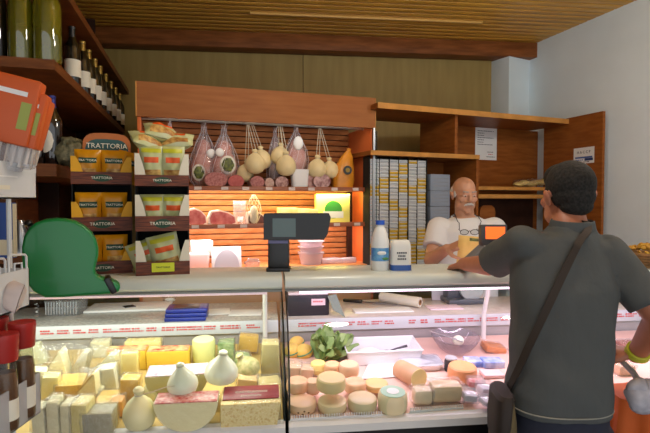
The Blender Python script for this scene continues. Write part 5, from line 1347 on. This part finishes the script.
def head(b, M):
    """face towards local -Y"""
    def S(c, r, rot=None): b.sph(c, r, 20, rot, M)
    def G(a, c, ra, rb): b.seg(M @ Vector(a), M @ Vector(c), ra, rb, 12)
    S((0, .018, .036), (.075, .094, .083)); S((0, -.02, -.03), (.062, .070, .075)); S((0, -.045, -.07), (.046, .042, .042)); S((0, -.071, -.098), (.026, .022, .020))
    S((.046, -.02, -.06), (.022, .04, .04)); S((-.046, -.02, -.06), (.022, .04, .04))
    S((.042, -.062, -.018), (.024, .022, .022)); S((-.042, -.062, -.018), (.024, .022, .022))
    G((-.034, -.075, .030), (.034, -.075, .030), .012, .012)
    G((0, -.085, .018), (0, -.108, -.022), .009, .0125); S((.012, -.098, -.028), (.009, .010, .008)); S((-.012, -.098, -.028), (.009, .010, .008))
    G((-.019, -.083, -.058), (.019, -.083, -.058), .007, .007); G((-.016, -.082, -.068), (.016, -.082, -.068), .0075, .0075)
    for s_ in (-1, 1):
        S((s_ * .031, -.070, .008), (.016, .014, .012)); G((s_ * .016, -.084, .016), (s_ * .044, -.076, .014), .0045, .0045)
        S((s_ * .081, .014, -.008), (.008, .021, .032), (0.0, s_ * .25, 0)); S((s_ * .086, .022, .002), (.008, .017, .022), (0, s_ * .3, .0))
def leg(b, hip, knee, ankle, toe, k=1.0, grow=0, foot=True):
    b.seg(hip, knee, .088 * k + grow, .056 * k + grow); b.seg(knee, ankle, .056 * k + grow, (.04 if not grow else .046) * k + grow)
    if foot: b.seg(ankle, toe, .042, .032)

# -------------------------------------------------- the customer
skin = mat('tanned skin', (176, 112, 84), .5, var=.08, scale=14)
sc_ = .98
HC = W(567, 194, 1.74); HC = Vector((HC.x, 1.74, HC.z - .008))
lSh, lEl, lWr = W(522, 243, 1.66), W(489, 265, 1.87), W(464, 264, 2.07)
rSh, rEl, rWr = W(607, 252, 1.655), W(660, 318, 1.54), W(636, 355, 1.68)
hipC = Vector((W(556, 433, 1.6).x, 1.59, .90))
neck0 = Vector((HC.x - .012, 1.69, HC.z - .090)); NZ = neck0.z
Mh = head_mat(HC, pi + .06, .06, 0, .98)
b = MB(skin)
head(b, Mh); b.seg(neck0 + Vector((0, -.01, -.05)), HC + Vector((0, -.004, -.05)), .062, .054)
tor = [((hipC.x, 1.59, .84), .142, .103), ((hipC.x, 1.59, .95), .144, .110), ((hipC.x + .006, 1.60, 1.07), .138, .110), ((hipC.x + .018, 1.62, 1.2), .140, .108), ((hipC.x + .032, 1.64, 1.33), .150, .100), ((hipC.x + .040, 1.66, 1.42), .150, .086), ((hipC.x + .044, 1.675, 1.48), .105, .066), ((neck0.x, 1.685, NZ - .02), .066, .056)]
b.loft(tor, 32, 2.4)
b.seg(lSh, lEl, .052, .040); b.seg(lEl, lWr, .041, .028); b.seg(rSh, rEl, .052, .042); b.seg(rEl, rWr, .044, .029)
b.sph(lSh, .055); b.sph(rSh, .055)
hand(b, lWr, W(450, 268, 2.20) - lWr, Vector((.15, .1, -1)), -1, (.25, .3, .25), 1.0)
rH = Vector((-.075, .075, .005)); hand(b, rWr, rH, Vector((-.3, .35, -.6)), 1, (.7, .8, .6), 1.0)
kn = [(hipC.x - .085, 1.60, .48), (hipC.x + .085, 1.60, .48)]
for s_, k_ in ((-1, kn[0]), (1, kn[1])):
    leg(b, (hipC.x + s_ * .08, 1.59, .84), k_, (k_[0], 1.60, .08), (k_[0] + s_ * .02, 1.74, .035), 1.0)
cust = remeshed(b, 'person', None, .0058, 5)
tag(cust, 'man in a grey polo shirt seen from behind, leaning on the counter', 'person')
# hair
hair_m = mat('dark greying hair', (28, 27, 26), .8, spec=.2, col2=(50, 48, 45), scale=120, bump=.15)
b = MB(hair_m)
b.sph((0, .024, .040), (.0785, .096, .0855), 28, None, Mh); b.sph((0, .040, -.002), (.0705, .076, .058), 24, None, Mh); b.sph((0, .058, -.036), (.056, .050, .038), 20, None, Mh)
b.sph((0, -.03, .070), (.066, .055, .052), 20, None, Mh)
b.seg(Mh @ Vector((-.072, -.004, .02)), Mh @ Vector((-.074, -.006, -.012)), .010, .006); b.seg(Mh @ Vector((.072, -.004, .02)), Mh @ Vector((.074, -.006, -.012)), .010, .006)
h = remeshed(b, 'hair', cust, .004, 2)
for v in h.data.vertices: v.co += noise.noise_vector(v.co * 170) * .0008
# polo shirt
shirt = mat('grey polo cotton', (76, 80, 80), .85, var=.05, scale=11, bump=.5, stretch=(1.6, 1.6, .8))
g = .020
b = MB(shirt)
hem = W(562, 420, 1.5).z
rings = [((hipC.x - .004, 1.590, hem), .158, .130), ((hipC.x - .002, 1.592, hem + .06), .158, .130), ((hipC.x + .006, 1.60, 1.07), .152, .128), ((hipC.x + .018, 1.62, 1.2), .156, .124), ((hipC.x + .032, 1.64, 1.33), .168, .116), ((hipC.x + .040, 1.66, 1.42), .166, .100), ((hipC.x + .044, 1.675, 1.492), .124, .080), ((neck0.x, 1.685, NZ - .030), .080, .07), ((neck0.x, 1.685, NZ - .010), .070, .064)]
b.loft(rings, 40, 2.5)
def sleeve(b, sh_, el, f, r0, r1):
    sh_, el = Vector(sh_), Vector(el); e = sh_ + (el - sh_) * f
    b.sph(sh_, r0); b.seg(sh_, e, r0, r1, 24, True)
sleeve(b, lSh, lEl, .84, .060, .062); sleeve(b, rSh, rEl, .80, .062, .064)
b.seg(lSh, (hipC.x + .01, 1.655, 1.41), .058, .085); b.seg(rSh, (hipC.x + .07, 1.655, 1.41), .060, .085)
so = remeshed(b, 'polo_shirt', cust, .0062, 4)
for v in so.data.vertices:          # folds of the cloth
    c_ = v.co; a = noise.noise(Vector((c_.x * 7, c_.y * 5, c_.z * 11 + c_.x * 6))) ; f2 = noise.noise(Vector((c_.x * 16 + 4, c_.y * 14, c_.z * 8 - c_.x * 9)))
    k_ = .008 if c_.z < 1.36 else .004
    v.co += v.normal * (a * k_ + f2 * .0035)
b = MB(mat('pale hem stitch', (150, 150, 140), .8)); b.tube([(hipC.x - .004 + .1590 * math.copysign(abs(cos(a)) ** .8, cos(a)), 1.59 + .1310 * math.copysign(abs(sin(a)) ** .8, sin(a)), hem + .020) for a in [2 * pi * q / 60 for q in range(60)]], .0022, 6, closed=True)
o = b.build('hem_stitch'); o.parent = so; o.matrix_parent_inverse = cust.matrix_world.inverted()
b = MB(shirt)
b.lathe([(.072, -.014), (.073, .0), (.066, .030), (.063, .032), (.061, .024), (.066, -.01)], 30, TX(neck0.x + .002, 1.682, NZ - .022) @ RX(.10) @ Matrix.Diagonal((1.04, .98, 1, 1)), caps=False)
o = b.build('collar'); o.parent = so; o.matrix_parent_inverse = cust.matrix_world.inverted()
# jeans, shoes, wristband
jeans = mat('dark blue denim', (34, 38, 54), .85, var=.1, scale=40)
b = MB(jeans); b.loft([((hipC.x, 1.59, .80), .144, .110), ((hipC.x, 1.59, .86), .152, .122), ((hipC.x, 1.59, .96), .148, .116)], 32, 2.4)
for s_, k_ in ((-1, kn[0]), (1, kn[1])): leg(b, (hipC.x + s_ * .08, 1.59, .84), k_, (k_[0], 1.60, .11), None, 1.0, .014, False)
remeshed(b, 'jeans', cust, .009, 4)
for s_, k_ in ((-1, kn[0]), (1, kn[1])):
    b = MB(mat('dark shoe leather', (40, 30, 24), .5)); b.seg((k_[0], 1.585, .06), (k_[0] + s_ * .022, 1.76, .05), .053, .043); b.box((k_[0] + s_ * .01, 1.67, .012), (.095, .28, .024), .01); remeshed(b, 'shoe', cust, .007, 3)
ax = (rWr - rEl).normalized(); wc = rWr - ax * .02
def ringpts(c_, ax_, r_, n_=28, ph=0):
    x = ax_.cross(Vector((0, 0, 1))).normalized(); y = ax_.cross(x); return [c_ + x * r_ * cos(a) + y * r_ * sin(a) for a in [2 * pi * q / n_ for q in range(n_)]]
b = MB(mat('yellow band', (190, 190, 40), .4))
for k in (-.008, .0, .008): b.tube(ringpts(wc + ax * k, ax, .034), .0055, 8, closed=True)
o = b.build('wristband'); o.parent = cust; o.matrix_parent_inverse = cust.matrix_world.inverted()
# dark purse in his right hand
pw_ = rWr + rH.normalized() * .088 + Vector((-.012, .02, -.02))
b = MB(mat('dark wallet leather', (28, 26, 30), .5)); b.box((0, 0, 0), (.045, .02, .095), .007)
tag(b.build('wallet', loc=pw_, rot=(.5, .5, .5)), "dark wallet held in the customer's right hand", 'wallet')
# satchel on a strap
olive = mat('olive brown canvas', (98, 84, 54), .8, var=.12, scale=40, bump=.15)
bc = W(507, 421, 1.53); bagz = bc.z
bg_ = thing('shoulder_bag', 'olive brown shoulder bag hanging at the left hip of the customer', 'bag', (bc.x - .012, 1.535, bagz - .1), -.12)
b = MB(olive); b.loft([((0, 0, -.10), .024, .070), ((0, 0, -.09), .030, .082), ((0, 0, .0), .034, .088), ((0, 0, .12), .032, .084), ((0, 0, .185), .024, .075), ((0, 0, .19), .018, .068)], 30, 3.2); b.jitter(.004, 16, 3); b.build('bag_body', bg_)
b = MB(mat('dark brown flap', (42, 32, 26), .7, var=.1)); b.loft([((-.012, 0, .06), .026, .080), ((-.010, 0, .11), .028, .089), ((-.004, 0, .188), .028, .08), ((0, 0, .198), .020, .072)], 30, 3.2); b.jitter(.003, 18, 5); b.build('flap', bg_)
# strap: up across the back to the right shoulder, hugging the shirt
strap_px = [(508, 392), (519, 368), (531, 342), (545, 313), (558, 285), (571, 258), (580, 241), (588, 230)]
cx_, cy_ = hipC.x + .012, 1.595
pts = []
for u, v in strap_px:
    d = ray(u, v); best = None
    t0 = 1.2
    for q in range(400):           # march to the shirt's back
        t_ = t0 + q * .002; P_ = Vector((0, 0, CZ)) + d * t_
        for i in range(len(rings) - 1):
            z0_, z1__ = rings[i][0][2], rings[i + 1][0][2]
            if z0_ <= P_.z <= z1__:
                f = (P_.z - z0_) / (z1__ - z0_); ccx = rings[i][0][0] * (1 - f) + rings[i + 1][0][0] * f; A = rings[i][1] * (1 - f) + rings[i + 1][1] * f; B = rings[i][2] * (1 - f) + rings[i + 1][2] * f
                if abs((P_.x - ccx) / (A + .006)) ** 2.5 + abs((P_.y - (rings[i][0][1] * (1 - f) + rings[i + 1][0][1] * f)) / (B + .010)) ** 2.5 < 1: best = P_; break
        if best: break
    pts.append(best or (Vector((0, 0, CZ)) + d * 1.5))
pts = [Vector((bc.x + .01, 1.50, bagz + .085))] + pts + [Vector((pts[-1].x + .010, 1.66, NZ + .002)), Vector((pts[-1].x - .015, 1.745, 1.46)), Vector((pts[-1].x - .07, 1.765, 1.32)), Vector((hipC.x - .06, 1.745, 1.12)), Vector((hipC.x - .13, 1.66, 1.02)), Vector((bc.x + .015, 1.58, bagz + .085))]
# flat band with thickness
dense = []
for i in range(len(pts) - 1):
    for q in range(6):
        f = q / 6; a0 = pts[max(i - 1, 0)]; a1 = pts[i]; a2 = pts[i + 1]; a3 = pts[min(i + 2, len(pts) - 1)]
        dense.append(.5 * ((2 * a1) + (a2 - a0) * f + (2 * a0 - 5 * a1 + 4 * a2 - a3) * f * f + (3 * a1 - a0 - 3 * a2 + a3) * f ** 3))
dense.append(pts[-1]); vs_, fs_ = [], []
for i, P_ in enumerate(dense):
    tg = (dense[min(i + 1, len(dense) - 1)] - dense[max(i - 1, 0)]).normalized()
    nn = Vector((P_.x - hipC.x - .02, (P_.y - 1.594 - max(0, P_.z - 1.07) * .2) * 1.6, 0 if P_.z < 1.47 else (P_.z - 1.43) * 6)); nn = (nn - tg * nn.dot(tg)).normalized(); ww = tg.cross(nn).normalized() * .0115
    for q in (ww + nn * .0035, -ww + nn * .0035, -ww - nn * .001, ww - nn * .001): vs_.append(P_ + q)
for i in range(len(dense) - 1):
    for q in range(4): fs_.append([i * 4 + q, i * 4 + (q + 1) % 4, (i + 1) * 4 + (q + 1) % 4, (i + 1) * 4 + q])
fs_ += [[0, 1, 2, 3], [len(vs_) - 4 + q for q in (3, 2, 1, 0)]]
b = MB(mat('brown strap webbing', (48, 38, 30), .75)); b.mesh(vs_, fs_); o = b.build('strap'); o.parent = bg_
bpy.context.view_layer.update(); o.matrix_parent_inverse = bg_.matrix_world.inverted()
# white bag hanging from his right hand
hp = rWr + rH.normalized() * .075
p = W(642, 398, 1.50)
wb_ = thing('white_bag', "crumpled white bag hanging from the customer's right hand", 'bag', p, 0)
b = MB(mat('white crumpled bag', (196, 196, 204), .6, col2=(160, 160, 172), scale=26)); b.sph((0, 0, 0), (.052, .040, .046), 28); b.sph((.03, 0, .022), (.04, .034, .034), 20); b.sph((-.012, .0, .03), (.03, .028, .03), 20); b.jitter(.012, 22, 6); b.build('bag_body', wb_)
b = MB(mat('grey bag handle', (150, 154, 154), .6)); q = hp - p; b.tube([Vector((.0, 0, .03)), q * .5 + Vector((.02, -.01, 0)), q + Vector((.01, -.012, -.02)), q + Vector((0, .0, -.012))], [.012, .010, .009, .008], 8); b.build('handle', wb_)

# -------------------------------------------------- the seller
skin2 = mat('ruddy skin', (184, 136, 108), .5, var=.08, scale=14)
YS = 3.05
HS = W(464.5, 195, YS); Ms = head_mat(HS, .14, .16, 0.0, .91)
sx_ = W(466, 230, YS).x
b = MB(skin2); head(b, Ms)
nk = Vector((sx_, YS + .02, 1.50)); b.seg(nk + Vector((0, .0, -.03)), HS + Vector((0, .015, -.05)), .062, .055)
r_sh, r_el, r_wr = W(438, 228, YS), W(431, 260, 2.93), W(447, 249, 2.745)
l_sh, l_el, l_wr = W(494, 228, YS), W(506, 266, 2.95), W(483, 262, 2.78)
torS = [((sx_, YS, .84), .165, .115), ((sx_, YS, .95), .172, .130), ((sx_, YS, 1.08), .170, .135), ((sx_, YS, 1.22), .168, .12), ((sx_, YS, 1.35), .172, .105), ((sx_, YS, 1.43), .165, .088), ((sx_, YS + .01, 1.485), .115, .068), ((sx_, YS + .02, 1.515), .066, .056)]
b.loft(torS, 32, 2.4)
b.sph(r_sh, .054); b.sph(l_sh, .054)
b.seg(r_sh, r_el, .050, .041); b.seg(r_el, r_wr, .043, .029); b.seg(l_sh, l_el, .050, .041); b.seg(l_el, l_wr, .043, .029)
hand(b, r_wr, W(462, 244, 2.67) - r_wr, Vector((.55, .3, -.75)), -1, (.45, .6, .4), 1.0)
hand(b, l_wr, W(468, 257, 2.68) - l_wr, Vector((-.6, .3, -.3)), 1, (.45, .6, .4), 1.0)
for s_ in (-1, 1):
    leg(b, (sx_ + s_ * .085, YS, .84), (sx_ + s_ * .09, YS, .48), (sx_ + s_ * .09, YS + .02, .08), (sx_ + s_ * .11, YS - .13, .035))
sel = remeshed(b, 'person', None, .0055, 5)
tag(sel, 'man with a white moustache in a white t-shirt behind the counter holding a paper bag', 'person')
# T-shirt
tee = mat('white cotton', (214, 216, 218), .85, bump=.05, scale=30)
b = MB(tee)
ringsS = [((sx_, YS, .90), .190, .142), ((sx_, YS, 1.08), .190, .154), ((sx_, YS, 1.22), .190, .142), ((sx_, YS, 1.35), .194, .126), ((sx_, YS, 1.43), .188, .106), ((sx_, YS + .01, 1.487), .135, .084), ((sx_, YS + .018, 1.510), .088, .072)]
b.loft(ringsS, 40, 2.5); sleeve(b, r_sh, r_el, .62, .068, .070); sleeve(b, l_sh, l_el, .62, .068, .070)
b.seg(r_sh, (sx_ - .03, YS, 1.38), .07, .09); b.seg(l_sh, (sx_ + .03, YS, 1.38), .07, .09)
to = remeshed(b, 't_shirt', sel, .0062, 4)
for v in to.data.vertices:
    c_ = v.co; a = noise.noise(Vector((c_.x * 8, c_.y * 6, c_.z * 10 - c_.x * 5))); v.co += v.normal * a * .006
b = MB(tee); b.tube([(sx_ + .084 * cos(a), YS + .016 + .068 * sin(a), 1.513 + .014 * sin(a)) for a in [2 * pi * q / 40 for q in range(40)]], .0055, 8, closed=True)
o = b.build('neckband'); o.parent = to; o.matrix_parent_inverse = sel.matrix_world.inverted()
b = MB(mat('dark trousers', (40, 42, 50), .8)); b.loft([((sx_, YS, .80), .165, .122), ((sx_, YS, .86), .178, .136), ((sx_, YS, .98), .176, .138)], 32, 2.4)
for s_ in (-1, 1): leg(b, (sx_ + s_ * .085, YS, .84), (sx_ + s_ * .09, YS, .48), (sx_ + s_ * .09, YS + .02, .11), None, 1.0, .014, False)
remeshed(b, 'trousers', sel, .009, 4)
for s_ in (-1, 1):
    b = MB(MATS['dark shoe leather']); b.seg((sx_ + s_ * .09, YS + .03, .06), (sx_ + s_ * .112, YS - .15, .05), .053, .043); b.box((sx_ + s_ * .10, YS - .06, .012), (.095, .28, .024), .01); remeshed(b, 'shoe', sel, .007, 3)
# white hair round the bald crown, eyebrows, moustache, eyes
wh = mat('white hair', (206, 204, 200), .7, col2=(170, 168, 164), scale=140)
b = MB(wh)
for s_ in (-1, 1): b.sph((s_ * .040, .048, .020), (.0385, .056, .046), 20, (0, s_ * -.1, 0), Ms); b.sph((s_ * .066, .004, .010), (.0095, .020, .028), 14, None, Ms)
b.sph((0, .082, .018), (.056, .036, .050), 20, None, Ms)
h = remeshed(b, 'hair', sel, .004, 2)
for v in h.data.vertices: v.co += noise.noise_vector(v.co * 100) * .002
b = MB(wh)
for s_ in (-1, 1):
    b.seg(Ms @ Vector((s_ * .002, -.100, -.044)), Ms @ Vector((s_ * .026, -.089, -.052)), .0085, .006); b.seg(Ms @ Vector((s_ * .026, -.089, -.052)), Ms @ Vector((s_ * .034, -.080, -.062)), .006, .0025)
remeshed(b, 'moustache', sel, .0025, 2)
b = MB(mat('grey eyebrow', (150, 146, 140), .8))
for s_ in (-1, 1): b.seg(Ms @ Vector((s_ * .014, -.088, .032)), Ms @ Vector((s_ * .045, -.080, .034)), .0045, .003)
o = b.build('eyebrows'); o.parent = sel; o.matrix_parent_inverse = sel.matrix_world.inverted()
for s_ in (-1, 1):
    b = MB(mat('eye white', (200, 190, 180), .3)); b.sph((s_ * .031, -.0775, .0075), (.0115, .008, .0065), 14, None, Ms); b.m(mat('brown iris', (40, 26, 18), .2)).sph((s_ * .031, -.0845, .005), (.0048, .0022, .0045), 12, None, Ms)
    o = b.build('eye'); o.parent = sel; o.matrix_parent_inverse = sel.matrix_world.inverted()
# spectacles on a neck cord
gl_c = W(469.5, 231.5, YS - .165)
sp_ = thing('spectacles', 'dark-rimmed spectacles hanging on a cord on the white t-shirt', 'glasses', gl_c, 0)
b = MB(mat('dark spectacle rim', (34, 34, 40), .4))
for s_ in (-1, 1): b.tube([(s_ * .030 + .024 * cos(a), 0, -.004 + .015 * sin(a)) for a in [2 * pi * q / 22 for q in range(22)]], .0022, 6, closed=True); b.tube([(s_ * .054, .002, .004), (s_ * .058, .02, .012), (s_ * .05, .035, .012)], .002, 6)
b.tube([(-.007, 0, 0), (0, -.001, .004), (.007, 0, 0)], .0022, 6); b.build('frame', sp_)
b = MB(clear('lens glass', (230, 235, 235), .9, .03, .04))
for s_ in (-1, 1): b.lathe([(1e-4, 0), (.023, 0)], 20, TX(s_ * .030, 0, -.004) @ Matrix.Diagonal((1, 1, .64, 1)) @ RX(pi / 2), caps=False)
b.build('lenses', sp_)
b = MB(MATS['dark spectacle rim'])
for s_, hx in ((-1, -.072), (1, .066)):
    a_ = Vector((sx_ + hx, YS - .03, 1.520)) - gl_c; b.tube([Vector((s_ * .056, .012, .01)), Vector((s_ * .060 + (a_.x - s_ * .06) * .3, .018, .05)), Vector((a_.x * .75 + s_ * .018, .062, a_.z * .66)), Vector((a_.x, a_.y, a_.z)), Vector((a_.x * .8, a_.y + .07, a_.z + .018))], .0022, 6)
b.build('cord', sp_)
# paper bag in his hands
pb_ = W(467.5, 268, 2.66); hh = (W(467.5, 236, 2.66).z - pb_.z)
t = thing('paper_bag', 'yellow paper bag held open by the man in the white t-shirt', 'bag', pb_, (.0, .08, -.1))
b = MB(mat('buff paper', (226, 190, 112), .8, var=.06)); b.pillow(.125, hh, .05, seed=3, wr=.3); b.build('pouch', t)
b = MB(mat('olive print', (38, 44, 22))); b.pillow(.125, hh, .05, (.45, .85, .86, .95), .002, 3, 8, 4); b.build('printed_mark', t)
